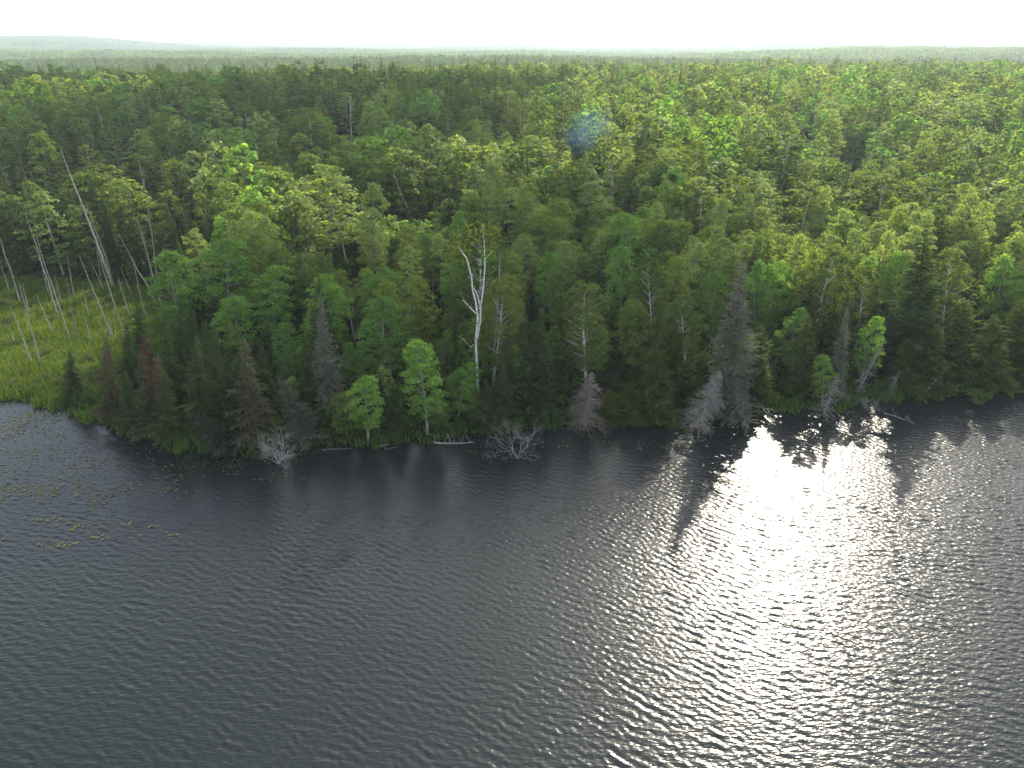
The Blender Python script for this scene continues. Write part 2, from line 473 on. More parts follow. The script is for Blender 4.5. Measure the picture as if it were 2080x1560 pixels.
def conifer(seed, h=11, br=1.9, cb=.06, step=.36, nb=7, twigs=3, droop=.35, thin=0.0, tr=.13, power=.85, width=.30, sides=5, lean=0):
    rg = np.random.default_rng(seed)
    tk, cw = MB(), MB()
    tp = np.array([[0, 0, -.4], [0, 0, 0], [rg.normal() * .06 + lean * h * .4, rg.normal() * .06, h * .5], [lean * h, 0, h * .985]])
    tk.tube(tp, [tr * 1.3, tr, tr * .6, tr * .08], sides)
    z = h * cb
    V, Q = [], 0
    quads = []
    def strip(p0, p1, p2, w0, w1, side):
        # two-segment flat spray
        quads.append([p0 - side * w0 * .35, p0 + side * w0 * .35, p1 + side * w1 * .5, p1 - side * w1 * .5])
        quads.append([p1 - side * w1 * .5, p1 + side * w1 * .5, p2 + side * w1 * .06, p2 - side * w1 * .06])
    while z < h * .99:
        t = (z - h * cb) / (h - h * cb)
        L0 = br * (1 - t) ** power + .10
        n_ = max(3, int(round(nb * (1 - .35 * t))))
        a0 = rg.random() * 6.28
        for b in range(n_):
            if rg.random() < thin: continue
            a = a0 + b * 6.283 / n_ + rg.normal() * .18
            L = L0 * (.62 + .5 * rg.random()) 
            L *= 1 + .22 * math.sin(a * 2 + seed + z * .9) + .12 * math.sin(a + z * 2.3)
            if rg.random() < .08: L *= 1.3
            dirh = np.array([math.cos(a), math.sin(a), 0]); side = np.array([-math.sin(a), math.cos(a), 0])
            side = side * .9 + np.array([0, 0, rg.normal() * .35])
            zz = z + rg.normal() * step * .3
            c = np.array([np.interp(zz, tp[:, 2], tp[:, 0]), np.interp(zz, tp[:, 2], tp[:, 1]), zz])
            up = .35 * t - droop * (1 - t)
            p1 = c + dirh * L * .55 + np.array([0, 0, up * L * .6])
            p2 = c + dirh * L + np.array([0, 0, up * L * .75 + .05 * L])
            w = L * width * (1.1 - .2 * rg.random()) + .06
            strip(c, p1, p2, w * .8, w, side)
            for k in range(twigs):
                f = .25 + .7 * rg.random()
                q = c + (p2 - c) * f + np.array([0, 0, .0])
                sd = 1 if rg.random() < .5 else -1
                tv = dirh * .6 + side * sd * .9 + np.array([0, 0, -.25 - .4 * rg.random()])
                ln = L * .32 * (1.15 - f * .6) + .08
                e = q + tv * ln
                nrm = np.array([0, 0, 1.0]) + rg.normal(size=3) * .3
                sw = np.cross(tv, nrm); sw /= np.linalg.norm(sw) + 1e-9
                ww = ln * min(.42, width * 2)
                quads.append([q, q + tv * ln * .5 + sw * ww * .5, e, q + tv * ln * .5 - sw * ww * .5])
        z += step * (.8 + .4 * rg.random()) * (1 - .35 * t)
    quads = np.array(quads)
    cw.add(quads.reshape(-1, 3), np.arange(len(quads) * 4).reshape(-1, 4))
    return tk, cw

def dead_conifer(seed, h=8, br=1.6, cb=.1, step=.32, nb=6, tr=.12, droop=.25, thick=.016):
    rg = np.random.default_rng(seed)
    tk, tw = MB(), MB()
    tk.tube(np.array([[0, 0, -.4], [0, 0, 0], [rg.normal() * .1, 0, h * .5], [rg.normal() * .2, 0, h]]), [tr * 1.2, tr, tr * .6, tr * .12], 6)
    z = h * cb
    while z < h * .97:
        t = z / h
        for b in range(nb):
            a = rg.random() * 6.28
            L = (br * (1 - t) ** .7 + .15) * (.25 + .8 * rg.random()) * (1 + .3 * math.sin(a * 2 + seed + z * 1.7))
            if rg.random() < .18: L *= .35
            dh = np.array([math.cos(a), math.sin(a), 0]); sd = np.array([-dh[1], dh[0], 0])
            c = np.array([0, 0, z + rg.normal() * .1])
            e = c + dh * L + np.array([0, 0, -droop * L * (1 - t) + .1])
            pth = curve(c, e, 5, .08, rg); pth[-1, 2] -= L * .22 * rg.random(); pth[-2, 2] -= L * .06
            tw.tube(pth, [thick * 1.6, thick * 1.3, thick * 1.1, thick * .8, thick * .3], 3)
            for k in range(4):
                f = .3 + .65 * rg.random(); q = c + (e - c) * f
                tv = dh * .7 + sd * rg.choice([-1, 1]) * (.5 + .4 * rg.random()) + np.array([0, 0, rg.normal() * .25 - .25])
                q2 = q + tv * L * .32
                tw.tube(np.array([q, (q + q2) / 2 + rg.normal(size=3) * .03, q2]), [thick * .8, thick * .7, thick * .3], 3)
        z += step * (.7 + .6 * rg.random())
    return tk, tw

def branching(mb, p, d, L, r, depth, rg, spread=.6, up=.1, kids=(2, 3), sides=4, taper=.62):
    d = d / np.linalg.norm(d)
    q = p + d * L
    mid = (p + q) / 2 + rg.normal(size=3) * L * .06
    mb.tube(np.array([p, mid, q]), [r, r * .85, r * taper], sides if depth > 1 else 3)
    if depth == 0: return
    for k in range(rg.integers(kids[0], kids[1] + 1)):
        nd = d + rg.normal(size=3) * spread + np.array([0, 0, up])
        branching(mb, q if k else mid * .3 + q * .7, nd, L * (.6 + .3 * rg.random()), r * taper, depth - 1, rg, spread, up, kids, sides, taper)

def snag_mesh(seed, h, lean, tr=.16, nbr=6, mat='dead', blen=1.4, top_frac=.35, bend=.02):
    """bare dead trunk with a few broken branches; lean = (dx, dy) at the top"""
    rg = np.random.default_rng(seed)
    tk, bws = MB(), []
    zs = np.linspace(0, 1, 7)
    pth = np.stack([lean[0] * zs ** 1.1 + np.cumsum(rg.normal(size=7)) * bend * h * .25, lean[1] * zs + rg.normal(size=7) * bend * h * .2, zs * h], 1)
    pth[0] = [0, 0, -.3]
    tk.tube(pth, tr * (1 - .82 * zs), 6)
    for k in range(nbr):
        f = .3 + .68 * rg.random()
        c = np.array([np.interp(f, zs, pth[:, i]) for i in range(3)])
        a = rg.random() * 6.28
        L = blen * (.4 + .8 * rg.random()) * (1.1 - .5 * f)
        bw = MB(); bws.append(bw)
        branching(bw, c, np.array([math.cos(a), math.sin(a), .45 + .5 * rg.random()]), L * .6, tr * .26 * (1.15 - f * .7), 1, rg, .45, .1, (1, 2), 3)
    return tk, bws

def make_thing(name, loc, parts, label, cat, group=None, rz=0, scale=(1, 1, 1), lean=None):
    """parts: list of (part name, mesh)"""
    r = empty(name, loc)
    r.rotation_euler = (lean[0] if lean else 0, lean[1] if lean else 0, rz)
    r.scale = scale
    tag(r, label, cat, group)
    for pn, me in parts:
        o = obj(pn, me, r)
        if pn in ('branches', 'needles'): o['kind'] = 'stuff'
    return r

# ------------------------------------------------------------------ mesh library
LIB = {}
def lib_broad(key, mat, bark, seeds, **kw):
    LIB[key] = []
    for s in seeds:
        t, c = broadleaf(s, **kw)
        LIB[key].append((t.mesh('trunk', M[bark], True), c.mesh('crown', M[mat])))
lib_broad('aspen', 'aspen', 'aspen_bark', (1, 2, 3, 4), h=12, cr=2.4, cb=.24, nclump=92, per=46, leaf=.27)
lib_broad('birch', 'birch', 'birch_bark', (5, 6, 7, 8), h=15, cr=2.9, cb=.26, nclump=104, per=62, leaf=.27, shape='round', tr=.15)
lib_broad('maple', 'maple', 'bark', (9, 10, 11, 12), h=14, cr=2.9, cb=.26, nclump=92, per=44, leaf=.30, shape='round')
lib_broad('poplar', 'poplar', 'aspen_bark', (13, 14, 15), h=15, cr=2.4, cb=.28, nclump=92, per=44, leaf=.28)
def lib_con(key, mat, seeds, **kw):
    LIB[key] = []
    for s in seeds:
        t, c = conifer(s, **kw)
        LIB[key].append((t.mesh('trunk', M['bark'], True), c.mesh('crown', M[mat])))
lib_con('spruce', 'spruce', (21, 22, 23, 24), h=11, br=1.75, step=.32, nb=8, twigs=5, width=.22)
lib_con('tall_spruce', 'spruce', (25, 26), h=15, br=2.1, cb=.08, step=.36, nb=8, twigs=5, width=.20)
lib_con('grey_spruce', 'grey_spruce', (27, 28), h=13, br=2.0, cb=.05, step=.26, nb=9, twigs=9, width=.10, thin=.1)
lib_con('brown_spruce', 'brown_spruce', (29, 30, 35), h=10, br=1.6, thin=.1, step=.30, nb=8, twigs=5, width=.18)
lib_con('red_spruce', 'red_needles', (31,), h=8, br=1.0, thin=.1, step=.26, nb=8, twigs=4, width=.2)
lib_con('cedar', 'cedar', (32, 33, 34), h=9, br=1.9, cb=.02, step=.30, nb=8, droop=.05, power=.62, width=.30, twigs=6)

def shrub_mesh(seed, r=1.3, n_=16, per=38, leaf=.26):
    rg = np.random.default_rng(seed)
    st, fo = MB(), MB()
    C, N = [], []
    for k in range(n_):
        a = rg.random() * 6.28; rr = r * math.sqrt(rg.random()); zt = r * (.35 + .75 * rg.random()) * (1.25 - rr / r * .5)
        c = np.array([math.cos(a) * rr, math.sin(a) * rr, zt])
        st.tube(curve((c[0] * .2, c[1] * .2, -.2), c, 4, .08, rg), [.03, .025, .015, .006], 3)
        d = rg.normal(size=(per, 3)); d /= np.linalg.norm(d, axis=1)[:, None]
        C.append(c + d * r * .34 * (.4 + .7 * rg.random((per, 1)))); N.append(d * .5 + np.array([0, 0, .5]) + rg.normal(size=(per, 3)) * .5)
    fo.leaves(np.concatenate(C), np.concatenate(N), leaf * (.6 + .7 * rg.random(n_ * per)), rg=rg, fold=.08)
    return st.mesh('stems', M['bark']), fo.mesh('foliage', M['shrub'])
LIB['shrub'] = [shrub_mesh(s) for s in (41, 42, 43)]

H0 = dict(aspen=12, birch=15, maple=14, poplar=15, spruce=11, tall_spruce=15, grey_spruce=13, brown_spruce=10, red_spruce=8, cedar=9)
R0 = dict(aspen=2.5, birch=3.0, maple=3.0, poplar=2.5, spruce=1.75, tall_spruce=2.1, grey_spruce=2.0, brown_spruce=1.6, red_spruce=1.0, cedar=1.9)
KIND = dict(aspen='aspen_tree', birch='birch_tree', maple='maple_tree', poplar='poplar_tree', spruce='spruce_tree', tall_spruce='spruce_tree',
            grey_spruce='spruce_tree', brown_spruce='spruce_tree', red_spruce='spruce_tree', cedar='cedar_tree')

HEROES = []     # (px0, px1, pyTop, pyBottom, Y) picture boxes kept clear of fill trees in front
TAKEN = []      # (X, Y, radius)

def ground_at(px, py):
    d = ray(px, py)
    Y = 60.0
    for _ in range(400):
        t = Y / d[1]
        X, Z = d[0] * t, H + d[2] * t
        if Z <= max(float(ground(X, Y)), 0.0): break
        Y += .5
    return X, Y, max(float(ground(X, Y)), -0.3)

_vi = {}
def hero(kind, tx, ty, bx, by, wpx, label, group=None, vis=None):
    """tree whose tip and foot are seen at (tx,ty) and (bx,by); wpx crown width"""
    X, Y, Z = ground_at(bx, by)
    tX, tZ = at_plane(tx, ty, Y)
    h = tZ - Z
    slant = math.sqrt(X * X + Y * Y + (H - Z - h / 2) ** 2)
    dep = Y * CP + (H - Z - h / 2) * SP
    w = wpx / F * dep / 2
    _vi[kind] = _vi.get(kind, -1) + 1
    lst = LIB[kind]; t, c = lst[_vi[kind] % len(lst)]
    leanx = math.atan2(tX - X, h)
    if abs(leanx) < .10: leanx *= .6
    sc = h / math.cos(leanx) / H0[kind]
    make_thing(KIND[kind], (X, Y, Z), [('trunk', t), ('crown', c)], label, 'tree', group, rz=0, scale=(w / R0[kind], w / R0[kind], sc), lean=(0, leanx))
    HEROES.append((tx - wpx * .38, tx + wpx * .38, ty, ty + (by - ty) * (vis or .72), Y))
    TAKEN.append((X, Y, max(w * .6, .7)))

GS = 'spruces crowding the left shore'
# --- left shore spruces
hero('spruce', 141, 709, 152, 822, 58, 'small dark spruce standing alone at the right end of the marsh shore')
hero('brown_spruce', 215, 676, 232, 862, 66, 'greyish brown half bare spruce beside the marsh edge')
hero('spruce', 257, 645, 270, 815, 62, 'green spruce just right of the marsh, behind the browned spruces', GS)
hero('spruce', 279, 606, 292, 760, 60, 'spruce furthest back beside the right edge of the marsh', GS)
hero('red_spruce', 291, 676, 300, 800, 40, 'thin rust brown spruce behind the reddest spruce')
hero('brown_spruce', 286, 712, 300, 885, 68, 'brown needled spruce at the water left of the red tipped spruce')
hero('red_spruce', 318, 722, 330, 880, 56, 'dead spruce with rust red needles among green spruces')
hero('spruce', 254, 754, 268, 878, 56, 'low grey green spruce leaning over the water near the marsh')
hero('spruce', 337, 650, 345, 850, 70, 'tall olive spruce behind the red needled spruce', GS)
hero('spruce', 363, 628, 370, 800, 62, 'slim spruce at the back left of the pointed pair', GS)
hero('spruce', 390, 625, 396, 820, 70, 'tallest pointed spruce in the left shore stand', GS)
hero('spruce', 417, 648, 420, 830, 60, 'spruce right behind the tallest pointed spruce', GS)
hero('spruce', 399, 685, 405, 880, 86, 'broad green spruce in the second row of the left shore stand', GS)
hero('spruce', 437, 645, 441, 850, 66, 'pointed spruce in front of the pale leafy crown, left shore stand', GS)
hero('spruce', 461, 672, 465, 870, 66, 'spruce with bare lower trunk in the left shore stand', GS)
hero('spruce', 331, 749, 342, 898, 76, 'front row spruce right of the red needled one', GS)
hero('spruce', 414, 779, 420, 888, 60, 'short bluish spruce above the leaning spruce at the water')
hero('brown_spruce', 505, 690, 520, 900, 96, 'wide olive brown spruce at the water above the round dead bush')
hero('spruce', 485, 702, 490, 880, 70, 'dark spruce left of the wide olive spruce', GS)
hero('spruce', 530, 685, 545, 840, 60, 'dark spruce between the wide olive spruce and the leafy young tree', GS)
hero('spruce', 624, 678, 632, 850, 76, 'dark bluish spruce right of the leafy young tree', GS)
hero('grey_spruce', 654, 600, 672, 850, 84, 'tall lichen grey spruce at the right end of the left shore stand')
hero('grey_spruce', 566, 762, 628, 900, 84, 'lichen grey spruce leaning left over the round dead bush')
hero('grey_spruce', 384, 838, 478, 922, 92, 'spruce toppled far left over the water at the left point')
# --- broadleaf trees of the shore
hero('aspen', 576, 655, 588, 800, 62, 'slender light green young tree between the left shore spruces')
hero('aspen', 778, 600, 797, 790, 112, 'light green tree with long pale bare trunk left of the forked birch')
hero('aspen', 740, 758, 748, 898, 88, 'low yellow green tree hanging over the shore left of the full crowned tree')
hero('aspen', 845, 690, 868, 885, 108, 'full crowned light green tree at the water with pale trunk foot')
hero('aspen', 952, 738, 928, 858, 84, 'bright small leafy tree leaning right below the forked white birch')
hero('maple', 905, 690, 912, 800, 66, 'dark green bush like tree behind the two light green shore trees')
hero('maple', 852, 560, 866, 740, 84, 'deep green narrow tree left of the dark gap beside the forked birch')
hero('birch', 1030, 560, 1000, 800, 108, 'drooping olive birch just right of the forked white birch', vis=.6)
hero('birch', 955, 440, 985, 760, 150, 'tall olive birch crown rising behind the forked white trunk', vis=.45)
hero('birch', 1178, 575, 1190, 800, 122, 'full green birch with hanging branches above the red and grey dead spruce')
hero('aspen', 1115, 512, 1120, 700, 68, 'bright green rounded aspen top between two dark spruces, centre')
hero('aspen', 1250, 498, 1262, 700, 82, 'brightest narrow aspen right of centre, lower of two')
hero('aspen', 1268, 432, 1285, 650, 122, 'big bright round aspen crown above the narrow bright aspen')
hero('maple', 1290, 610, 1300, 780, 84, 'fresh green small tree under the olive birches, right of centre')
hero('birch', 1320, 520, 1330, 760, 92, 'olive birch left of the lichen grey tall spruce')
hero('birch', 1385, 600, 1395, 810, 100, 'dense olive tree left of the lichen grey tall spruce near shore')
hero('aspen', 1540, 530, 1530, 730, 78, 'bright green crown just right of the tall grey spruce tip')
hero('aspen', 1452, 550, 1448, 730, 66, 'bright green crown just left of the tall grey spruce tip')
hero('aspen', 1765, 640, 1745, 790, 62, 'small vivid yellow green tree on the right shore')
hero('aspen', 1672, 720, 1668, 830, 58, 'small fresh green leafy tree before the thin grey spruce, right shore')
hero('aspen', 2040, 520, 2030, 700, 92, 'bright yellow green tree at the right edge of the picture')
hero('birch', 1930, 510, 1915, 720, 110, 'olive green crown right of the tall dark spruce, right shore')
hero('aspen', 485, 600, 495, 740, 92, 'pale green rounded crown behind the left shore spruces')
hero('aspen', 455, 480, 470, 690, 150, 'big bright green leafy crown behind the left shore stand')
hero('aspen', 350, 510, 362, 690, 120, 'light green crown at the right border of the marsh')
hero('aspen', 555, 540, 560, 720, 110, 'mid green bushy tree right of the big bright crown, left')
hero('poplar', 660, 330, 672, 560, 150, 'tall pale green crown catching the sun, left of centre')
hero('poplar', 760, 370, 770, 600, 80, 'narrow bright crown right of the dead leaning trunk')
hero('poplar', 1000, 330, 1010, 560, 70, 'narrow pale crown in mid forest, centre')
# --- spruces and cedars, centre and right
hero('spruce', 988, 772, 988, 872, 66, 'low dark spruce before the foot of the forked white birch')
hero('maple', 962, 790, 962, 868, 60, 'dark leafy young tree hiding the foot of the forked white birch')
hero('spruce', 1020, 740, 1024, 868, 70, 'dense dark spruce right of the foot of the forked white birch')
hero('cedar', 1236, 790, 1238, 862, 60, 'low olive cedar just right of the reddish grey dead spruce')
hero('maple', 700, 800, 706, 895, 70, 'dark leafy young tree at the water right of the leaning grey spruce')
hero('spruce', 800, 780, 804, 890, 66, 'dark young spruce between the two light green shore trees')
hero('maple', 890, 800, 893, 880, 60, 'dark bushy tree right of the full crowned light green tree')
hero('spruce', 1028, 660, 1035, 850, 80, 'dark spruce right of the leaning small bright tree')
hero('spruce', 1061, 660, 1066, 840, 50, 'thin spruce between two broader dark spruces, centre shore')
hero('spruce', 1096, 628, 1100, 850, 84, 'pointed blue green spruce left of the full green birch')
hero('spruce', 1134, 582, 1140, 790, 70, 'tall dark spruce in front of the bright rounded aspen top')
hero('spruce', 1099, 748, 1102, 862, 60, 'small spruce at the shore above the large dead bush')
hero('grey_spruce', 1497, 525, 1480, 845, 130, 'very tall lichen grey spruce behind the bleached dead spruce')
hero('tall_spruce', 1880, 458, 1850, 770, 150, 'very tall dark spruce on the right shore')
hero('grey_spruce', 1714, 622, 1692, 815, 54, 'thin grey spruce standing over the fallen dead tree, right shore')
hero('grey_spruce', 1816, 598, 1800, 752, 48, 'thin silver grey spruce right of the vivid yellow green tree')
hero('cedar', 1279, 778, 1282, 860, 62, 'small olive cedar at the water right of the red and grey dead spruce')
hero('cedar', 1330, 700, 1336, 856, 90, 'dense olive cedar left of the bleached dead spruce')
hero('cedar', 1360, 640, 1372, 820, 100, 'taller dense cedar behind the shore, left of the tall grey spruce')
hero('cedar', 1546, 660, 1540, 822, 70, 'dark cedar just right of the tall grey spruce')
hero('cedar', 1640, 640, 1630, 800, 70, 'dark green cedar left of the thin grey spruce, right shore')
hero('cedar', 1900, 660, 1880, 796, 100, 'bushy olive cedar below the very tall dark spruce')
hero('cedar', 1960, 610, 1940, 780, 96, 'tall olive cedar right of the very tall dark spruce')
hero('cedar', 2020, 640, 2000, 785, 100, 'broad olive cedar near the right edge, above the white bare branches')
hero('cedar', 2075, 610, 2060, 776, 100, 'rightmost olive cedar at the picture edge')
hero('cedar', 1845, 690, 1832, 800, 70, 'short grey green cedar over the water, right shore')

# --- dead things: dead_tree(base, top) with trunk + branches
def place_snag(name, bx, by, tx, ty, label, seed, tr=.16, nbr=6, mat='dead', blen=1.4, cat='dead tree', group=None, dy=0, keep=True, bend=.02):
    X, Y, Z = ground_at(bx, by)
    tX, tZ = at_plane(tx, ty, Y + dy)
    t, b = snag_mesh(seed, tZ - Z, (tX - X, dy), tr, nbr, mat, blen, bend=bend)
    parts = [('trunk', t.mesh('trunk', M[mat], True))]
    parts += [('branch', q.mesh('branch', M[mat])) for q in b]
    make_thing(name, (X, Y, Z), parts, label, cat, group)
    x0, x1 = min(bx, tx) - 8, max(bx, tx) + 8
    if keep:
        HEROES.append((x0, x1, ty, ty + (by - ty) * .8, Y - 1))
    TAKEN.append((X, Y, .6))

GD = 'dead trunks standing in the marsh'
place_snag('dead_tree', 232, 585, 122, 300, 'tallest thick grey snag leaning left behind the marsh', 101, .24, 5, 'dead', 1.2, bend=.012)
place_snag('dead_tree', 228, 575, 172, 410, 'dark barked thick snag right beside the tallest leaning snag', 102, .22, 7, 'dark_dead', 1.0)
place_snag('dead_tree', 118, 640, 52, 428, 'pale bare trunk leaning left with forked top, left of the tallest snag', 103, .12, 6, 'dead', 1.6, group=GD)
place_snag('dead_tree', 142, 690, 70, 478, 'long thin dead trunk bending left across the marsh', 104, .115, 3, 'dead', 1.2, group=GD)
place_snag('dead_tree', 40, 612, -8, 470, 'grey snag cut by the left picture edge behind the marsh', 105, .13, 4, 'dead', 1.2, group=GD)
place_snag('dead_tree', 82, 742, 36, 570, 'dark long snag in the near left marsh', 106, .12, 2, 'dead', .9, group=GD)
place_snag('dead_tree', 66, 740, 22, 622, 'short pale snag beside the dark long snag, nearest the water at left', 107, .13, 2, 'dead', .8, group=GD)
place_snag('dead_tree', 154, 695, 131, 562, 'thin brown snag in the middle of the marsh', 108, .12, 5, 'dark_dead', .9, group=GD)
place_snag('dead_tree', 108, 680, 72, 598, 'short grey stub snag in the middle of the marsh', 109, .11, 3, 'dead', .8, group=GD)
place_snag('dead_tree', 228, 690, 160, 518, 'slim pale snag with side twigs in front of the dark barked snag', 110, .12, 8, 'dead', 1.4, group=GD)
place_snag('dead_tree', 240, 640, 195, 500, 'slim straight snag right of the marsh middle', 111, .12, 3, 'dead', .9, group=GD)
place_snag('dead_tree', 212, 592, 183, 528, 'little stub snag at the back edge of the marsh', 112, .10, 2, 'dead', .6, group=GD)
place_snag('dead_tree', 318, 620, 240, 480, 'curving pale snag leaning left at the right back of the marsh', 113, .12, 5, 'dead', 1.5, group=GD)
place_snag('dead_tree', 330, 625, 278, 446, 'tall slender snag behind the curving pale snag', 114, .13, 5, 'dead', 1.3, group=GD)
place_snag('dead_tree', 325, 590, 302, 420, 'twiggy grey snag at the marsh and forest border', 115, .16, 12, 'dead', 1.6, group=GD)
place_snag('dead_tree', 335, 640, 312, 580, 'short leaning stub before the light green marsh border tree', 116, .10, 2, 'dead', .6, group=GD)
place_snag('dead_tree', 232, 690, 196, 610, 'low pale snag with spreading twigs near the browned spruces', 117, .10, 9, 'dead', 1.6, group=GD)
place_snag('dead_tree', 212, 690, 242, 632, 'small bare twiggy tree leaning right near the browned spruces', 118, .07, 8, 'dead', 1.3, group=GD)
place_snag('dead_tree', 268, 600, 246, 548, 'short stump like snag at the far right of the marsh', 119, .10, 1, 'dead', .5, group=GD)
for q_, (bx_, by_, tx_, ty_, lb_) in enumerate([
        (22, 600, 4, 540, 'thin grey pole left of the forked pale snag, at the left edge'), (60, 640, 46, 575, 'thin pole just left of the forked pale snag foot'),
        (100, 600, 84, 520, 'slim grey pole between the forked snag and the tallest snag'), (150, 600, 136, 520, 'slim pole just left of the tallest snag foot'),
        (180, 640, 168, 585, 'short thin pole in the marsh under the dark barked snag'), (185, 700, 172, 640, 'short pole near the low pale twiggy snag'),
        (262, 640, 240, 560, 'thin bending pole left of the curving pale snag'), (285, 600, 268, 520, 'slim pole between the curving snag and the tall slender snag'),
        (300, 650, 280, 575, 'thin leaning pole at the right rim of the marsh'), (255, 690, 240, 640, 'small thin pole beside the lone bare twiggy tree'),
        (125, 620, 112, 560, 'thin pole right of the forked pale snag'), (30, 700, 18, 660, 'short broken pole at the left edge of the near marsh'),
        (345, 600, 330, 500, 'slender grey pole against the light green marsh border tree'), (205, 570, 196, 470, 'straight dark pole behind the tallest snag')]):
    place_snag('dead_tree', bx_, by_, tx_, ty_, lb_, 400 + q_, .11, 4 + q_ % 4, 'dead', .9, group=GD, keep=False)
place_snag('dead_tree', 722, 700, 706, 618, 'broken white trunk left of the light green long trunked tree', 120, .20, 2, 'bleached', .7)
place_snag('dead_tree', 690, 480, 655, 350, 'grey bare trunk leaning left in mid forest, left of centre', 121, 0.25, 10, 'white_dead', 1.6)
place_snag('dead_tree', 712, 560, 682, 440, 'long grey dead trunk under the sunlit pale crown', 122, 0.25, 5, 'white_dead', 1.2)
place_snag('dead_tree', 722, 440, 716, 358, 'short broken grey trunk right of the leaning bare trunk', 123, 0.25, 2, 'white_dead', .7)
place_snag('dead_tree', 1034, 300, 1032, 200, 'white bare birch skeleton deep in the forest, upper centre', 124, 0.41, 16, 'white_dead', 3.2)
place_snag('dead_tree', 1248, 450, 1247, 330, 'bare grey branched tree right of centre in mid forest', 125, 0.30, 14, 'white_dead', 2.2)
place_snag('dead_tree', 880, 470, 882, 360, 'grey forked dead tree in mid forest, centre', 126, 0.31, 9, 'white_dead', 2.2)
place_snag('dead_tree', 850, 480, 800, 350, 'wide spreading bare tree left of the grey forked dead tree', 127, 0.28, 12, 'white_dead', 3.0)
place_snag('dead_tree', 300, 440, 290, 338, 'bare spreading crown above the marsh snags, upper left', 128, 0.28, 13, 'white_dead', 3.2)
place_snag('dead_tree', 715, 290, 712, 195, 'pale bare tree deep in the shaded forest, upper left of centre', 129, 0.37, 10, 'white_dead', 2.2)
place_snag('dead_tree', 1090, 640, 1078, 495, 'grey bare topped trunk left of the bright rounded aspen', 130, .17, 8, 'dead', 1.7)
place_snag('dead_tree', 1650, 300, 1652, 205, 'tall dark red topped dead conifer, upper right', 131, .30, 12, 'dark_dead', 1.4)
place_snag('dead_tree', 1618, 235, 1619, 188, 'distant bare dead conifer beside the pale clearing, upper right', 132, .3, 12, 'dark_dead', 1.8)
place_snag('dead_tree', 2020, 745, 2062, 702, 'white bare forked branches leaning right above the right shore', 133, .07, 8, 'bleached', 1.7)
place_snag('dead_tree', 880, 640, 879, 560, 'straight thin white birch trunk in the dark gap left of the forked birch', 134, .12, 1, 'bleached', .5)
place_snag('dead_tree', 1605, 480, 1602, 390, 'pale dead trunks with bare tops in the sunlit right forest', 135, 0.21, 8, 'white_dead', 1.8)
place_snag('dead_tree', 1735, 350, 1730, 240, 'bare grey trunk standing clear in the sunlit right forest', 136, .15, 6, 'dead', 1.3)

# the big forked white birch
def forked_birch():
    X, Y, Z = ground_at(972, 830)
    def P(px, py, dy=0):
        x, z = at_plane(px, py, Y + dy); return np.array([x - X, dy, z - Z])
    tk = MB()
    tk.tube(np.array([[0, 0, -.3], P(969, 745), P(966, 690), P(971, 645)]), [.17, .155, .14, .13], 8)
    lf = MB(); lf.tube(np.array([P(971, 650), P(966, 612), P(960, 590), P(957, 560), P(948, 525), P(930, 500)]), [.115, .105, .095, .08, .065, .035], 7)
    rt = MB(); rt.tube(np.array([P(969, 690, .4), P(976, 650, .5), P(976, 625, .5), P(981, 590, .6), P(985, 540, .6), P(984, 500, .5), P(980, 455, .4)]), [.11, .105, .095, .085, .07, .055, .03], 7)
    st = [MB() for _ in range(3)]
    st[0].tube(np.array([P(966, 636), P(955, 625), P(940, 609)]), [.08, .065, .04], 5)
    st[1].tube(np.array([P(968, 695), P(956, 705), P(938, 686)]), [.07, .055, .03], 5)
    st[2].tube(np.array([P(976, 625, .5), P(970, 600, .3), P(963, 585, 0)]), [.09, .08, .06], 5)
    parts = [('trunk', tk.mesh('trunk', M['birch_bark'], True)), ('fork', lf.mesh('fork', M['birch_bark'], True)), ('fork', rt.mesh('fork', M['birch_bark'], True))]
    parts += [('broken_branch', s.mesh('broken_branch', M['birch_bark'], True)) for s in st]
    # leafy top
    rg = np.random.default_rng(77); cw = MB(); C = []
    for (px, py, r) in [(930, 500, 1.2), (945, 480, 1.3), (975, 470, 1.3), (990, 500, 1.2), (940, 530, 1.0), (1000, 470, 1.1), (915, 520, 1.0), (955, 690, .8), (940, 670, .7), (948, 660, .6)]:
        c = P(px, py, rg.normal() * .8 + .6)
        d = rg.normal(size=(120, 3)); d /= np.linalg.norm(d, axis=1)[:, None]
        C.append(c + d * r * (.4 + .8 * rg.random((120, 1))))
    C = np.concatenate(C)
    cw.leaves(C, rg.normal(size=(len(C), 3)) + np.array([0, 0, .7]), .34 * (.6 + .7 * rg.random(len(C))), rg=rg, fold=.08)
    parts.append(('crown', cw.mesh('crown', M['old_birch'])))
    make_thing('birch_tree', (X, Y, Z), parts, 'big white birch with forked trunk and broken branches near the centre shore', 'tree')
    HEROES.append((930, 1000, 440, 752, Y - .5)); TAKEN.append((X, Y, 1.2))
forked_birch()
place_snag('dead_tree', 1000, 800, 1016, 512, 'white dead topped birch with bare forks right of the big forked birch', 140, .17, 6, 'bleached', 1.8)

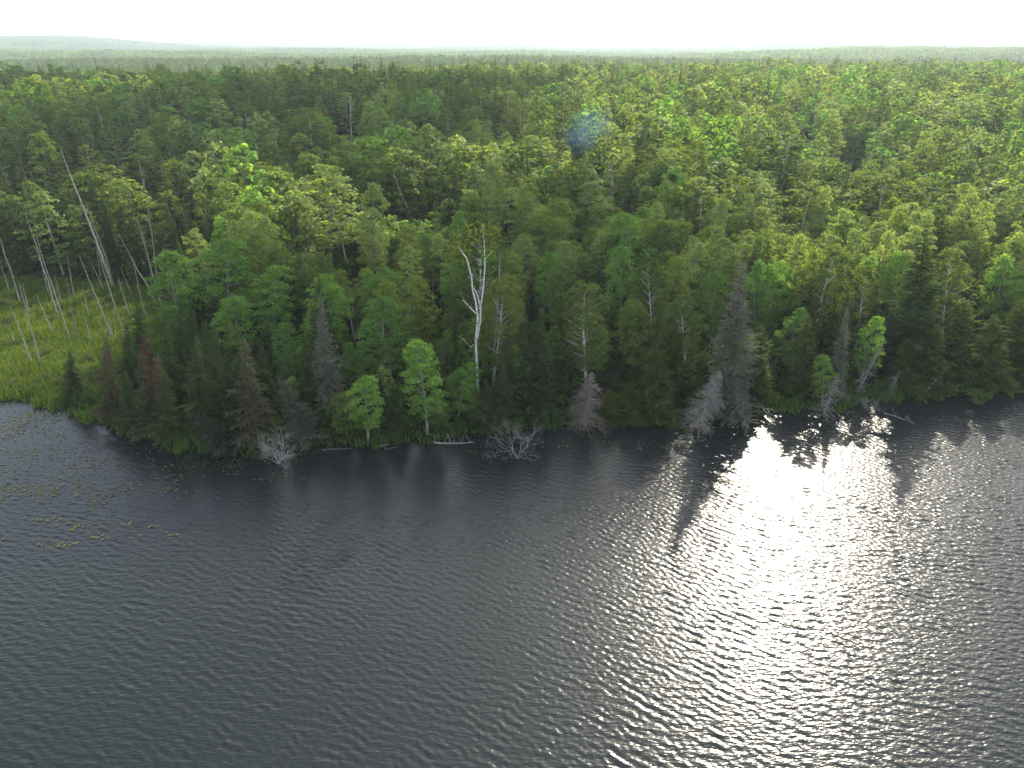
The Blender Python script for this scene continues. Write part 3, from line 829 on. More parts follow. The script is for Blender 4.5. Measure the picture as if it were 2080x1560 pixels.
# dead conifers at the water
def place_dead_conifer(bx, by, tx, ty, wpx, label, seed, mat, twig, **kw):
    X, Y, Z = ground_at(bx, by)
    tX, tZ = at_plane(tx, ty, Y)
    h = math.hypot(tZ - Z, tX - X)
    dep = Y * CP + (H - Z) * SP
    w = wpx / F * dep / 2
    t, b = dead_conifer(seed, h, w, **kw)
    parts = [('trunk', t.mesh('trunk', M[mat], True)), ('branches', b.mesh('branches', M[twig]))]
    if seed == 201:
        rg = np.random.default_rng(8); lo = MB(); n_ = 1700
        a = rg.random(n_) * 6.28; rr = w * rg.random(n_) ** .6; z = h * (.04 + .30 * rg.random(n_))
        C = np.stack([np.cos(a) * rr, np.sin(a) * rr, z - rr * .25], 1)
        lo.leaves(C, rg.normal(size=(n_, 3)), .13, rg=rg, aspect=.3)
        parts.append(('needles', lo.mesh('needles', M['red_needles'])))
    make_thing('dead_spruce', (X, Y, Z), parts, label, 'dead tree', lean=(R(4), math.atan2(tX - X, tZ - Z)))
    HEROES.append((min(bx, tx) - wpx / 2, max(bx, tx) + wpx / 2, ty, by, Y - .3)); TAKEN.append((X, Y, w * .7))
place_dead_conifer(1186, 866, 1200, 752, 118, 'reddish grey dead spruce with rusty lower twigs at the centre shore', 201, 'dead', 'red_twig', step=.15, nb=9, droop=.45, thick=.02)
place_dead_conifer(1412, 868, 1462, 748, 112, 'bleached grey dead spruce leaning right over the water', 202, 'bleached', 'dead', step=.15, nb=9, droop=.6, thick=.02)
place_dead_conifer(1672, 846, 1700, 760, 74, 'grey dead spruce collapsing into the water on the right shore', 203, 'dead', 'dead', step=.26, nb=7)
place_dead_conifer(1740, 800, 1790, 690, 44, 'thin bare grey spruce leaning right below the vivid yellow green tree', 204, 'dead', 'dead', step=.28, nb=6)
place_dead_conifer(1870, 806, 1924, 740, 40, 'fallen bare tree with grey branches touching the water, right shore', 205, 'dead', 'dead', step=.30, nb=6)
place_dead_conifer(1808, 800, 1826, 750, 50, 'grey twiggy dead conifer top at the water, right shore', 206, 'dead', 'dead', step=.3, nb=6)
place_dead_conifer(1540, 805, 1560, 735, 34, 'short silvery dead spruce just right of the tall grey spruce', 207, 'bleached', 'bleached', step=.26, nb=6)
place_dead_conifer(1612, 790, 1612, 715, 36, 'small grey dead spruce in the gap behind the right shore', 208, 'dead', 'dead', step=.3, nb=6)

# dead bushes standing in the water
def dead_bush(bx, by, hpx, wpx, label, seed, mat='bleached', flat=1.0):
    d = ray(bx, by); t = -H / d[2]
    X, Y = d[0] * t, d[1] * t
    rg = np.random.default_rng(seed)
    dep = Y * CP + H * SP
    hh, ww = hpx / F * dep / .87, wpx / F * dep / 2
    root = empty('dead_bush', (X, Y, -.1))
    tag(root, label, 'dead bush')
    for k in range(8):
        mb = MB(); a = k * .8 + rg.normal() * .3
        dr = np.array([math.cos(a) * ww, math.sin(a) * ww * .8, hh * (.6 + .5 * rg.random()) * flat])
        L = np.linalg.norm(dr)
        branching(mb, np.zeros(3), dr, L * .36, .034, 5, rg, .55, .03, (2, 3), 4, .66)
        obj('branch', mb.mesh('branch', M[mat]), root)
    TAKEN.append((X, Y, .5))
dead_bush(566, 942, 52, 62, 'round bleached dead bush in the water at the left point', 301)
dead_bush(1052, 932, 66, 74, 'large bleached dead bush standing in the water, centre', 302, 'dead')
dead_bush(1760, 832, 20, 34, 'low grey dead twigs rising from the water at the right shore', 303, 'dead')

def log(x0, y0, x1, y1, label, r=.09, twigs=0, seed=1, mat='dark_dead'):
    def W(px, py):
        d = ray(px, py); t = -H / d[2]; return np.array([d[0] * t, d[1] * t, 0])
    a, b = W(x0, y0), W(x1, y1); c = (a + b) / 2
    rg = np.random.default_rng(seed)
    root = empty('fallen_log', c); tag(root, label, 'log')
    mb = MB(); pth = curve(a - c, b - c, 5, .04, rg); pth[:, 2] = .06
    mb.tube(pth, [r * 1.1, r, r * .85, r * .7, r * .4], 7)
    obj('trunk', mb.mesh('trunk', M[mat], True), root)
    for k in range(twigs):
        tb = MB(); p0 = a - c + (b - a) * rg.random(); p0[2] = .08
        branching(tb, p0, np.array([rg.normal() * .4, rg.normal() * .4, 1]), .5 + .5 * rg.random(), .03, 1, rg, .3, .1, (1, 2), 3)
        obj('branch', tb.mesh('branch', M[mat]), root)
log(655, 915, 716, 912, 'thin straight grey log floating off the left shore', .07)
log(770, 908, 792, 903, 'short grey floating log end below the low yellow green tree', .13)
log(782, 914, 812, 908, 'grey curved stick in the water right of the short log end', .05, 1, 4)
log(880, 900, 962, 899, 'fallen log with upright bare twigs below the full crowned tree', .10, 9, 5, 'dead')
log(1795, 840, 1855, 862, 'dark branch lying in the water off the right shore', .06, 3, 6, 'dead')
log(1838, 848, 1858, 862, 'forked pale stick in the dark water off the right shore', .05, 2, 7, 'dead')

COLW = dict(aspen='light green aspen', birch='olive birch', maple='deep green maple', poplar='pale green poplar', spruce='dark spruce', tall_spruce='spire like dark spruce', cedar='olive cedar')
MARKS = [(150, 760, 'small lone marsh spruce'), (318, 800, 'rust red spruce'), (120, 440, 'tallest leaning marsh snag'), (55, 520, 'forked pale marsh snag'), (290, 520, 'curving pale marsh snag'),
         (390, 700, 'tallest pointed shore spruce'), (440, 880, 'toppled spruce at the left point'), (505, 780, 'wide olive brown spruce'), (600, 840, 'lichen grey leaning spruce'),
         (654, 700, 'tall grey spruce left of centre'), (576, 710, 'slender young leafy tree'), (455, 560, 'big bright leafy crown'), (350, 580, 'light green marsh border tree'),
         (660, 400, 'sunlit pale crown left of centre'), (672, 420, 'grey bare leaning trunk'), (778, 690, 'light green long trunked tree'), (710, 660, 'broken white trunk'), (850, 780, 'full crowned light green tree'),
         (742, 830, 'low yellow green shore tree'), (945, 790, 'small bright leaning tree'), (968, 620, 'forked white birch'), (955, 480, 'tall olive birch crown'), (1030, 640, 'drooping olive birch'), (1016, 540, 'white dead topped birch'),
         (1115, 560, 'bright rounded aspen top'), (1178, 650, 'full green hanging birch'), (1195, 810, 'reddish grey dead spruce'), (1060, 890, 'large dead bush'), (1250, 560, 'brightest narrow aspen'), (1268, 480, 'big round aspen crown'),
         (1330, 780, 'dense cedar by the dead spruce'), (1440, 810, 'bleached dead spruce'), (1490, 650, 'very tall grey spruce'), (1540, 580, 'bright crown beside the grey spruce'), (1250, 390, 'bare grey branched tree'),
         (1034, 250, 'white bare birch skeleton'), (880, 410, 'grey forked dead tree'), (820, 400, 'wide spreading bare tree'), (1385, 660, 'dense olive shore tree'), (1700, 720, 'thin grey spruce'), (1765, 690, 'vivid yellow green tree'),
         (1816, 660, 'silver grey spruce'), (1880, 600, 'very tall dark spruce'), (1930, 560, 'olive crown by the dark spruce'), (1960, 690, 'tall olive right shore cedar'), (2040, 580, 'bright tree at the right edge'), (2042, 725, 'white bare forked branches'),
         (2075, 690, 'rightmost olive cedar'), (1604, 430, 'pale bare topped trunks'), (1620, 750, 'small grey dead spruce'), (566, 920, 'round dead bush'), (1733, 300, 'bare grey trunk in sunlit forest'), (300, 390, 'bare spreading crown upper left'),
         (1965, 800, 'round shrub over the water'), (1790, 750, 'leaning bare grey spruce'), (912, 740, 'dark green bushy shore tree')]
MK = np.array([(a, b) for a, b, _ in MARKS], float)
def zone(X, Y, Z, h):
    px, py = (float(q) for q in proj(X, Y, Z + h * .6))
    q = (MK[:, 0] - px) ** 2 + ((MK[:, 1] - py) * 1.3) ** 2
    i = int(np.argmin(q)); dx, dy = px - MK[i, 0], py - MK[i, 1]
    if abs(dx) > 1.4 * abs(dy): w = ('close ' if abs(dx) < 45 else '') + ('right of the ' if dx > 0 else 'left of the ')
    elif dy < 0: w = ('just above' if dy > -50 else 'some way above') + (' and right of the ' if dx > 15 else (' and left of the ' if dx < -15 else ' the '))
    else: w = ('just below' if dy < 50 else 'some way below') + (' and right of the ' if dx > 15 else (' and left of the ' if dx < -15 else ' the '))
    return w + MARKS[i][2], MARKS[i][2], MARKS[int(np.argsort(q)[1])][2]
SEEN = {}
def place_label(head, *a):
    w, m1, m2 = zone(*a)
    lab = head + ' ' + w
    if lab in SEEN or len(lab.split()) > 16:
        alt = head + ' between the ' + m1 + ' and the ' + m2
        if len(alt.split()) <= 16 and alt not in SEEN: lab = alt
        elif len(lab.split()) > 16: lab = head + ' near the ' + m1
    SEEN[lab] = 1
    return lab
# shrubs along the bank
GSH = 'leafy shrubs along the bank'
xs = np.linspace(-62, 74, 92)
for i, x in enumerate(xs):
    X = x + rng.normal() * .5
    if X < -44 and rng.random() < .4: continue
    Y = float(shore(X)) + .7 + rng.random() * 2.4
    if any((X - a) ** 2 + (Y - b) ** 2 < .35 * c * c for a, b, c in TAKEN): continue
    s = .55 + .6 * rng.random()
    st, fo = LIB['shrub'][i % 3]
    where = 'left point below the spruces' if X < -20 else ('centre bank below the leafy trees' if X < 12 else ('bank between the two grey dead spruces' if X < 34 else 'right bank below the cedars'))
    make_thing('shrub', (X, Y, float(ground(X, Y)) - .05), [('stems', st), ('foliage', fo)], place_label('low leafy bank shrub', X, Y, 0, 1.2), 'shrub', GSH, rz=rng.random() * 6.28, scale=(s, s, s * (.8 + .4 * rng.random())))
LIB['sedge'] = []
for s_ in (47, 48):
    rg = np.random.default_rng(s_); st_, fo_ = MB(), MB()
    for k in range(9):
        a = rg.random() * 6.28; e = np.array([math.cos(a) * .7, math.sin(a) * .7, .5 + .7 * rg.random()])
        st_.tube(curve((0, 0, -.1), e, 4, .1, rg), [.02, .016, .012, .005], 3)
    C = rg.normal(size=(420, 3)) * np.array([.42, .42, .28]) + np.array([0, 0, .5])
    fo_.leaves(C, rg.normal(size=(420, 3)) + np.array([0, 0, .5]), .15, rg=rg)
    LIB['sedge'].append((st_.mesh('stems', M['dead']), fo_.mesh('foliage', M['bog_shrub'])))
for q_, (px_, py_, sc_) in enumerate([(20, 655, 1.2), (60, 622, 1.0), (110, 650, .9), (30, 700, .8), (150, 640, 1.1), (200, 660, .9), (95, 720, .8), (180, 730, 1.0), (50, 760, .8), (120, 780, 1.0), (200, 770, 1.2), (215, 725, 1.1), (90, 770, .9), (165, 790, .9),
        (30, 785, .9), (250, 640, 1.0), (220, 610, 1.0), (75, 590, .9), (140, 590, 1.0), (260, 700, 1.1), (8, 620, 1.0), (70, 690, .7)]):
    X, Y, Z = ground_at(px_, py_)
    make_thing('shrub', (X, Y, Z - .05), [('stems', LIB['sedge'][q_ % 2][0]), ('foliage', LIB['sedge'][q_ % 2][1])], place_label('low brownish bog shrub', X, Y, Z, .6), 'shrub', 'low bog shrubs in the marsh grass', rz=q_ * 1.3, scale=(sc_, sc_, sc_ * .8))
X, Y, Z = ground_at(1965, 806)
make_thing('shrub', (X, Y - 1.2, .1), [('stems', LIB['shrub'][0][0]), ('foliage', LIB['shrub'][0][1])], 'round grey green shrub hanging over the water on the right shore', 'shrub', scale=(1.1, 1.1, .9))

# ------------------------------------------------------------------ fill forest
HEROES.append((1150, 1215, 228, 300, 204))            # the smoke stays in sight
HB = np.array(HEROES)
TK = np.array(TAKEN)
def blocked(X, Y, px0, px1, pt, pb):
    m_ = (HB[:, 4] > Y + .5) & (HB[:, 0] < px1) & (HB[:, 1] > px0) & (HB[:, 2] < pb) & (HB[:, 3] > pt)
    return bool(m_.any())

def scatter(y0, y1, sp):
    """jittered grid of points in view between two distances"""
    out = []
    for Y in np.arange(y0, y1, sp):
        half = Y * .80 + 25
        x = np.arange(-half, half, sp)
        out.append(np.stack([x + (rng.random(len(x)) - .5) * sp * .95, Y + (rng.random(len(x)) - .5) * sp * .95], 1))
    return np.concatenate(out)

near = scatter(70, 150, 3.6)
d = near[:, 1] - shore(near[:, 0])
near = near[(d > 2.5) & (marsh_mask(near[:, 0], near[:, 1]) < .3)]
near = near[np.argsort(near[:, 1])]
mid = scatter(150, 620, 5.4)
far = scatter(620, 1500, 6.5)

def species(X, Y, u):
    """index into the kinds: stands of conifer and broadleaf trees mixed"""
    n1 = vnoise(X / 30 + 40, Y / 30)
    right = smooth(-20, 40, X)
    edge = Y - shore(X) < 9
    if X < -.42 * Y and Y < 185 and u < .85: return 'spruce' if u < .55 else 'tall_spruce'
    pc = (.22 + .25 * (n1 > .6)) + .25 * edge
    if u < pc: return 'spruce' if u < pc * .8 else 'tall_spruce'
    v = (u - pc) / (1 - pc)
    if edge and v < .25: return 'cedar'
    n2 = vnoise(X / 18 + 9, Y / 18 + 70)
    if n2 < .40: return ('birch', 'aspen', 'maple')[int(v * 3) % 3] if v > .3 else 'birch'
    if n2 < .60: return 'aspen' if v < .55 else 'poplar'
    return 'maple' if v < .6 else 'poplar'

HSCALE = dict(aspen=(11, 16), birch=(13, 18), maple=(11, 16), poplar=(13, 18), spruce=(8, 14), tall_spruce=(13, 18), cedar=(5, 9))
chosen = []
for X, Y in near:
    k = species(X, Y, rng.random())
    lo, hi = HSCALE[k]; h = lo + (hi - lo) * rng.random()
    dsh = Y - float(shore(X))
    h *= .55 + .45 * min(1, dsh / 14)
    if ((TK[:, 0] - X) ** 2 + (TK[:, 1] - Y) ** 2 < TK[:, 2] ** 2).any(): continue
    Z = float(ground(X, Y)); r = R0[k] * h / H0[k]
    pxt, pyt = proj(X, Y, Z + h); pxb, pyb = proj(X, Y, Z + h * .1)
    wpx = r * F / (Y * CP + (H - Z) * SP)
    ok = False
    for tr_ in range(4):                               # shorten until the landmark behind stays visible
        if not blocked(X, Y, float(pxt) - wpx, float(pxt) + wpx, float(pyt), float(pyb)): ok = True; break
        h *= .78; pxt, pyt = proj(X, Y, Z + h); wpx *= .8
        if h < 3.5: break
    if ok: chosen.append((X, Y, Z, h, k))

counts = dict(b=0, c=0)
rest_b, rest_c = [], []
for (X, Y, Z, h, k) in chosen:
    con = k in ('spruce', 'tall_spruce', 'cedar')
    q = 'c' if con else 'b'
    pxm = float(proj(X, Y, Z + h * .5)[0])
    if -60 < pxm < 2140 and counts[q] < (225 if con else 265):
        counts[q] += 1
        t, c = random.choice(LIB[k])
        w = (.85 + .35 * rng.random()) * (h / H0[k]) ** .7
        size = 'short ' if h < .75 * H0[k] else ('tall ' if h > 1.08 * H0[k] and k != 'tall_spruce' else '')
        make_thing(KIND[k], (X, Y, Z - .1), [('trunk', t), ('crown', c)], place_label(size + COLW[k], X, Y, Z, h), 'tree', 'forest trees, ' + COLW[k] + 's', rz=rng.random() * 6.28,
                   scale=(w, w, h / H0[k]), lean=(rng.normal() * .02, rng.normal() * .02))
    else:
        (rest_c if con else rest_b).append((X, Y, Z, h, k))

# --- coarser trees for the forest mass, joined trunk + crown meshes
def combine(name, tk, cw, bark, leafm, rg):
    mb = MB(); off = 0
    for src, mi in ((tk, 0), (cw, 1)):
        base = mb.n
        mb.v.extend(src.v); mb.f.extend([f + base for f in src.f]); mb.m.extend([np.full(len(f), mi) for f in src.f]); mb.n += src.n
    return mb.mesh(name, [M[bark], M[leafm]], False, rg)

def hidden_src(name, me):
    return bpy.data.objects.new(name, me)         # source geometry only, never linked into the scene

MIDK = {}
def mid_b(k, leafm, bark, seeds, **kw):
    MIDK[k] = []
    for s in seeds:
        t, c = broadleaf(s, limbs=False, sides=4, **kw)
        MIDK[k].append(hidden_src(k + '_shape', combine(k, t, c, bark, leafm, np.random.default_rng(s))))
mid_b('aspen', 'aspen', 'aspen_bark', (51, 52, 53), h=12, cr=2.5, cb=.16, nclump=60, per=42, leaf=.37, nr=.30)
mid_b('birch', 'birch', 'birch_bark', (54, 55, 56), h=15, cr=3.0, cb=.16, nclump=60, per=42, leaf=.37, shape='round', nr=.30)
mid_b('maple', 'maple', 'bark', (57, 58, 59), h=14, cr=3.0, cb=.16, nclump=60, per=42, leaf=.39, shape='round', nr=.30)
mid_b('poplar', 'poplar', 'aspen_bark', (60, 61, 62), h=15, cr=2.5, cb=.16, nclump=60, per=42, leaf=.37, nr=.30)
MIDC = {}
for k, s, kw in (('spruce', (63, 64, 65), dict(h=11, br=1.75, cb=.1, step=.55, nb=6, twigs=2, width=.4)), ('tall_spruce', (66, 67), dict(h=15, br=1.8, cb=.12, step=.62, nb=6, twigs=2, width=.4))):
    MIDC[k] = []
    for q in s:
        t, c = conifer(q, sides=4, **kw); MIDC[k].append(hidden_src(k + '_shape', combine(k, t, c, 'bark', 'spruce', np.random.default_rng(q))))
MIDC['cedar'] = MIDC['spruce']
FARB, FARC = [], []
for k, s, lm, bk in (('a', 71, 'aspen', 'aspen_bark'), ('b', 72, 'birch', 'birch_bark'), ('c', 73, 'maple', 'bark'), ('d', 74, 'poplar', 'aspen_bark'), ('e', 75, 'aspen', 'bark')):
    t, c = broadleaf(s, h=14, cr=3.0, cb=.25, nclump=34, per=18, leaf=.72, shape='round', limbs=False, sides=3, nr=.25)
    FARB.append(hidden_src('far_shape', combine('far_tree', t, c, bk, lm, np.random.default_rng(s))))
for s in (76, 77):
    t, c = conifer(s, h=18, br=1.8, cb=.05, step=1.0, nb=5, twigs=1, width=.6, sides=3)
    FARC.append(hidden_src('far_shape', combine('far_spruce', t, c, 'bark', 'spruce', np.random.default_rng(s))))
# patches of canopy for the remote forest
PATCH = []
for s in (81, 82, 83, 84):
    rg = np.random.default_rng(s)
    allm = MB(); mats = [M['aspen'], M['birch'], M['maple'], M['poplar'], M['spruce']]
    share = {81: .85, 82: .04, 83: .18, 84: .30}[s]
    for k in range(56):
        x, y = (rg.random(2) - .5) * 46
        mi = 4 if rg.random() < share else rg.integers(0, 4)
        h = (10 if s == 82 else 12) + 6 * rg.random()
        if mi == 4:
            _, c = conifer(int(rg.integers(1e6)), h=h + 2, br=1.9, cb=.2, step=2.2, nb=4, twigs=0, width=.8, sides=3)
        else:
            _, c = broadleaf(int(rg.integers(1e6)), h=h, cr=3.2, cb=.35, nclump=12, per=6, leaf=1.9, shape='round', limbs=False, sides=3, nr=.25)
        for v, f in zip(c.v, c.f):
            vv = v + np.array([x, y, 0]); allm.add(vv, f - f.min(), int(mi))
    PATCH.append(hidden_src('patch_shape', allm.mesh('canopy_patch', mats, False, rg)))

def forest(name, pts, scales, rots, idx, sources, label):
    me = bpy.data.meshes.new(name)
    me.vertices.add(len(pts)); me.vertices.foreach_set('co', np.asarray(pts, np.float32).ravel())
    a = me.attributes.new('siz', 'FLOAT_VECTOR', 'POINT'); a.data.foreach_set('vector', np.asarray(scales, np.float32).ravel())
    a = me.attributes.new('rot', 'FLOAT_VECTOR', 'POINT'); a.data.foreach_set('vector', np.stack([0 * rots, 0 * rots, rots], 1).astype(np.float32).ravel())
    a = me.attributes.new('pick', 'INT', 'POINT'); a.data.foreach_set('value', np.asarray(idx, np.int32))
    o = obj(name, me); tag(o, label, 'forest', None, 'stuff')
    g = bpy.data.node_groups.new(name, 'GeometryNodeTree')
    g.interface.new_socket('Geometry', in_out='INPUT', socket_type='NodeSocketGeometry')
    g.interface.new_socket('Geometry', in_out='OUTPUT', socket_type='NodeSocketGeometry')
    gi, go = g.nodes.new('NodeGroupInput'), g.nodes.new('NodeGroupOutput')
    ip = g.nodes.new('GeometryNodeInstanceOnPoints'); jn = g.nodes.new('GeometryNodeJoinGeometry')
    for s in sources:
        oi = g.nodes.new('GeometryNodeObjectInfo'); oi.inputs['Object'].default_value = s; oi.inputs['As Instance'].default_value = True
        g.links.new(oi.outputs['Geometry'], jn.inputs[0])
    def named(nm, ty):
        q = g.nodes.new('GeometryNodeInputNamedAttribute'); q.data_type = ty; q.inputs['Name'].default_value = nm
        return [x for x in q.outputs if x.enabled and x.name == 'Attribute'][0]
    g.links.new(gi.outputs[0], ip.inputs['Points']); g.links.new(jn.outputs[0], ip.inputs['Instance'])
    ip.inputs['Pick Instance'].default_value = True
    g.links.new(named('pick', 'INT'), ip.inputs['Instance Index'])
    er = g.nodes.new('FunctionNodeEulerToRotation'); g.links.new(named('rot', 'FLOAT_VECTOR'), er.inputs[0])
    g.links.new(er.outputs[0], ip.inputs['Rotation'])
    g.links.new(named('siz', 'FLOAT_VECTOR'), ip.inputs['Scale'])
    g.links.new(ip.outputs[0], go.inputs[0])
    md = o.modifiers.new('trees', 'NODES'); md.node_group = g
    return o

mid = mid[(mid[:, 1] - shore(mid[:, 0]) > 3) & (marsh_mask(mid[:, 0], mid[:, 1]) < .3)]
MZ = ground(mid[:, 0], mid[:, 1])
for (X, Y), Z in zip(mid, MZ):
    k = species(X, Y, rng.random())
    if k == 'cedar': k = 'maple'
    lo, hi = HSCALE[k]; h = (lo + (hi - lo) * rng.random()) * (.84 + .34 * rng.random())
    if k == 'tall_spruce': h *= 1.18
    if Y < 330:
        pxt, pyt = proj(X, Y, Z + h); wpx = 2.4 * F / (Y * CP)
        if blocked(X, Y, float(pxt) - wpx, float(pxt) + wpx, float(pyt), float(pyt) + 60):
            h *= .6; pxt, pyt = proj(X, Y, Z + h); wpx *= .7
            if blocked(X, Y, float(pxt) - wpx, float(pxt) + wpx, float(pyt), float(pyt) + 60): continue
    (rest_c if k in MIDC else rest_b).append((X, Y, float(Z), h, k))

def emit(name, rest, table, extra, label):
    src, start = [], {}
    for k in table:
        if table[k] and table[k][0] in src: start[k] = start['spruce']; continue
        start[k] = len(src); src += table[k]
    P, S, I = [], [], []
    for (X, Y, Z, h, k) in rest:
        w = (1.02 + .65 * rng.random() ** 1.5) * (1.35 if rng.random() < .10 and k in MIDK else 1) * (h / H0[k]) ** .7
        P.append((X, Y, Z - .1)); S.append((w, w, h / H0[k])); I.append(start[k] + rng.integers(len(table[k])))
    fs = len(src); src += extra[0]
    for (X, Y, Z, w, s) in extra[1]:
        P.append((X, Y, Z)); S.append((w, w, s)); I.append(fs + rng.integers(len(extra[0])))
    # Join Geometry keeps link order, so the index counts the sources from the first link
    forest(name, np.array(P), np.array(S), rng.random(len(P)) * 6.28, I, src, label)

us = scatter(72, 200, 2.3)
dd = us[:, 1] - shore(us[:, 0])
us = us[(dd > 3) & (marsh_mask(us[:, 0], us[:, 1]) < .4) & (rng.random(len(us)) < .7)]
UNDER = [hidden_src('bush_shape', shrub_mesh(s, 1.3, 12, 24, .34)[1]) for s in (44, 45, 46)]
uw = .6 + .8 * rng.random(len(us))
forest('understory', np.stack([us[:, 0], us[:, 1], ground(us[:, 0], us[:, 1]) - .1], 1), np.stack([uw, uw, uw * (.8 + .9 * rng.random(len(us)))], 1), rng.random(len(us)) * 6.28,
       rng.integers(0, 3, len(us)), UNDER, 'low green undergrowth between the trunks of the forest')
FZ = ground(far[:, 0], far[:, 1])
fb, fc = [], []
for (X, Y), Z in zip(far, FZ):
    s = .85 + .4 * rng.random()
    if rng.random() < .16 + .25 * (vnoise(X / 90, Y / 90) > .6): fc.append((X, Y, float(Z), s, s))
    else: fb.append((X, Y, float(Z), s * 1.35, s))
emit('broadleaf_forest', rest_b, MIDK, (FARB, fb), 'mixed leafy forest reaching from behind the shore trees to the far plain')
emit('conifer_forest', rest_c, MIDC, (FARC, fc), 'dark spruces scattered through the leafy forest towards the horizon')

pp = []
r_ = 1480.0
while r_ < 9500:
    st = 38 * (1 + (r_ - 1480) / 5200)
    da = st / r_
    for a in np.arange(-.80, .80, da):
        pp.append((r_ + (rng.random() - .5) * st * .8, a + (rng.random() - .5) * da * .8, st / 38))
    r_ += st
pp = np.array(pp)
PX, PY = np.sin(pp[:, 1]) * pp[:, 0], np.cos(pp[:, 1]) * pp[:, 0]
sel = PY > 1400
PX, PY, ps = PX[sel], PY[sel], pp[sel, 2]
forest('distant_forest', np.stack([PX, PY, ground(PX, PY)], 1), np.stack([ps * 1.05, ps * 1.05, .85 + .35 * rng.random(len(ps))], 1), rng.random(len(ps)) * 6.28,
       np.where(vnoise(PX / 260 + 9, PY / 200) > .66, 0, np.where(vnoise(PX / 340, PY / 260 + 31) > .55, 1, rng.integers(1, 4, len(ps)))), PATCH, 'hazy unbroken forest stretching to the horizon')

# ------------------------------------------------------------------ marsh grass, reeds, lily pads
def grass():
    n_ = 110000
    X = -150 + 125 * rng.random(n_); Y = 70 + 75 * rng.random(n_)
    k = (marsh_mask(X, Y) > .35 + .3 * rng.random(n_)) & (Y > shore(X) - .6)
    X, Y = X[k], Y[k]; Z = ground(X, Y)
    n_ = len(X)
    hh = (.3 + .5 * rng.random(n_)) * (.5 + 1.1 * vnoise(X / 4, Y / 4))
    a = rng.random(n_) * 6.28; w = .05 + .06 * rng.random(n_)
    b = np.stack([X, Y, Z - .05], 1); s = np.stack([np.cos(a) * w, np.sin(a) * w, 0 * a], 1)
    tip = b + np.stack([rng.normal(size=n_) * .2, rng.normal(size=n_) * .2, hh], 1)
    mb = MB(); mb.add(np.stack([b - s, b + s, tip + s * .25, tip - s * .25], 1).reshape(-1, 3), np.arange(4 * n_).reshape(-1, 4))
    tag(obj('marsh_grass', mb.mesh('marsh_grass', M['grass'])), 'bright green grass covering the marsh at the left', 'grass', None, 'stuff')
grass()

def bank_grass():
    n_ = 9000
    X = -75 + 165 * rng.random(n_); Y = shore(X) + rng.random(n_) * 2.6 - .5
    Z = np.maximum(ground(X, Y), -.1)
    hh = .35 + .55 * rng.random(n_); a = rng.random(n_) * 6.28; w = .07 + .08 * rng.random(n_)
    b = np.stack([X, Y, Z - .05], 1); s = np.stack([np.cos(a) * w, np.sin(a) * w, 0 * a], 1)
    tip = b + np.stack([rng.normal(size=n_) * .2, rng.normal(size=n_) * .2 - .1, hh], 1)
    mb = MB(); mb.add(np.stack([b - s, b + s, tip + s * .25, tip - s * .25], 1).reshape(-1, 3), np.arange(4 * n_).reshape(-1, 4))
    tag(obj('bank_grass', mb.mesh('bank_grass', M['shrub'])), 'dark green sedge fringing the bank under the trees', 'grass', None, 'stuff')
bank_grass()

def reeds():
    n_ = 2600
    X = -35 + 75 * rng.random(n_); Y = shore(X) - .3 - 3.2 * rng.random(n_) ** 1.5
    k = vnoise(X / 3 + 5, Y / 2) > .45; X, Y = X[k], Y[k]; n_ = len(X)
    hh = .3 + .5 * rng.random(n_); a = rng.random(n_) * 6.28; w = .018
    b = np.stack([X, Y, np.full(n_, -.1)], 1); s = np.stack([np.cos(a) * w, np.sin(a) * w, 0 * a], 1)
    tip = b + np.stack([rng.normal(size=n_) * .12, rng.normal(size=n_) * .12, hh], 1)
    mb = MB(); mb.add(np.stack([b - s, b + s, tip + s * .4, tip - s * .4], 1).reshape(-1, 3), np.arange(4 * n_).reshape(-1, 4))
    tag(obj('reeds', mb.mesh('reeds', M['reed'])), 'thin dark reeds standing in the shallows along the bank', 'reeds', None, 'stuff')
reeds()

def pad_pts():
    out = []
    def W(px, py):
        d = ray(px, py); t = -H / d[2]; return d[0] * t, d[1] * t
    def blob(px, py, sx, sy, n_):
        for _ in range(n_): out.append(W(px + rng.normal() * sx, py + rng.normal() * sy))
    for px, py, n_ in ((125, 1060, 9), (100, 1055, 8), (160, 1062, 9), (150, 1078, 9), (120, 1105, 14), (205, 1092, 8), (75, 1105, 3), (345, 1088, 7), (320, 1068, 5), (255, 1065, 6), (190, 1010, 6),
                       (215, 1022, 7), (185, 1035, 6), (5, 1100, 4), (240, 1000, 4), (90, 1058, 6), (170, 985, 7), (60, 1005, 4), (285, 1085, 3)):
        blob(px, py, 13, 5, n_)
    for _ in range(80): blob(rng.random() * 360, 845 + 160 * rng.random() ** .8, 26, 8, int(4 + 8 * rng.random()))
    for _ in range(30): blob(rng.random() * 130, 830 + 60 * rng.random(), 14, 4, 9)
    for _ in range(50): blob(300 + 330 * rng.random(), 905 + 70 * rng.random(), 12, 4, 4)
    for _ in range(36): blob(880 + 520 * rng.random(), 885 + 45 * rng.random(), 12, 4, 3)
    return np.array(out)
pp = pad_pts()
pp = pp[pp[:, 1] < shore(pp[:, 0]) - .2]
rng.shuffle(pp)
pp = pp[np.argsort(pp[:, 1], kind='stable')]
def pad_geo(r, rg):
    a = np.linspace(.25, 2 * math.pi - .25, 9)
    rim = np.stack([np.cos(a) * r, np.sin(a) * r * .9, .012 + .02 * rg.random(9)], 1)
    v = np.concatenate([[[0, 0, .012]], rim]); f = np.array([[0, i, i + 1] for i in range(1, 9)])
    return v, f
PADM = []
for k in range(4):
    mb = MB(); mb.add(*pad_geo(.11 + .015 * k, rng)); PADM.append(mb.mesh('lily_pad', M['pad']))
PZ = wave_height(pp[:, 0], pp[:, 1]) + .03
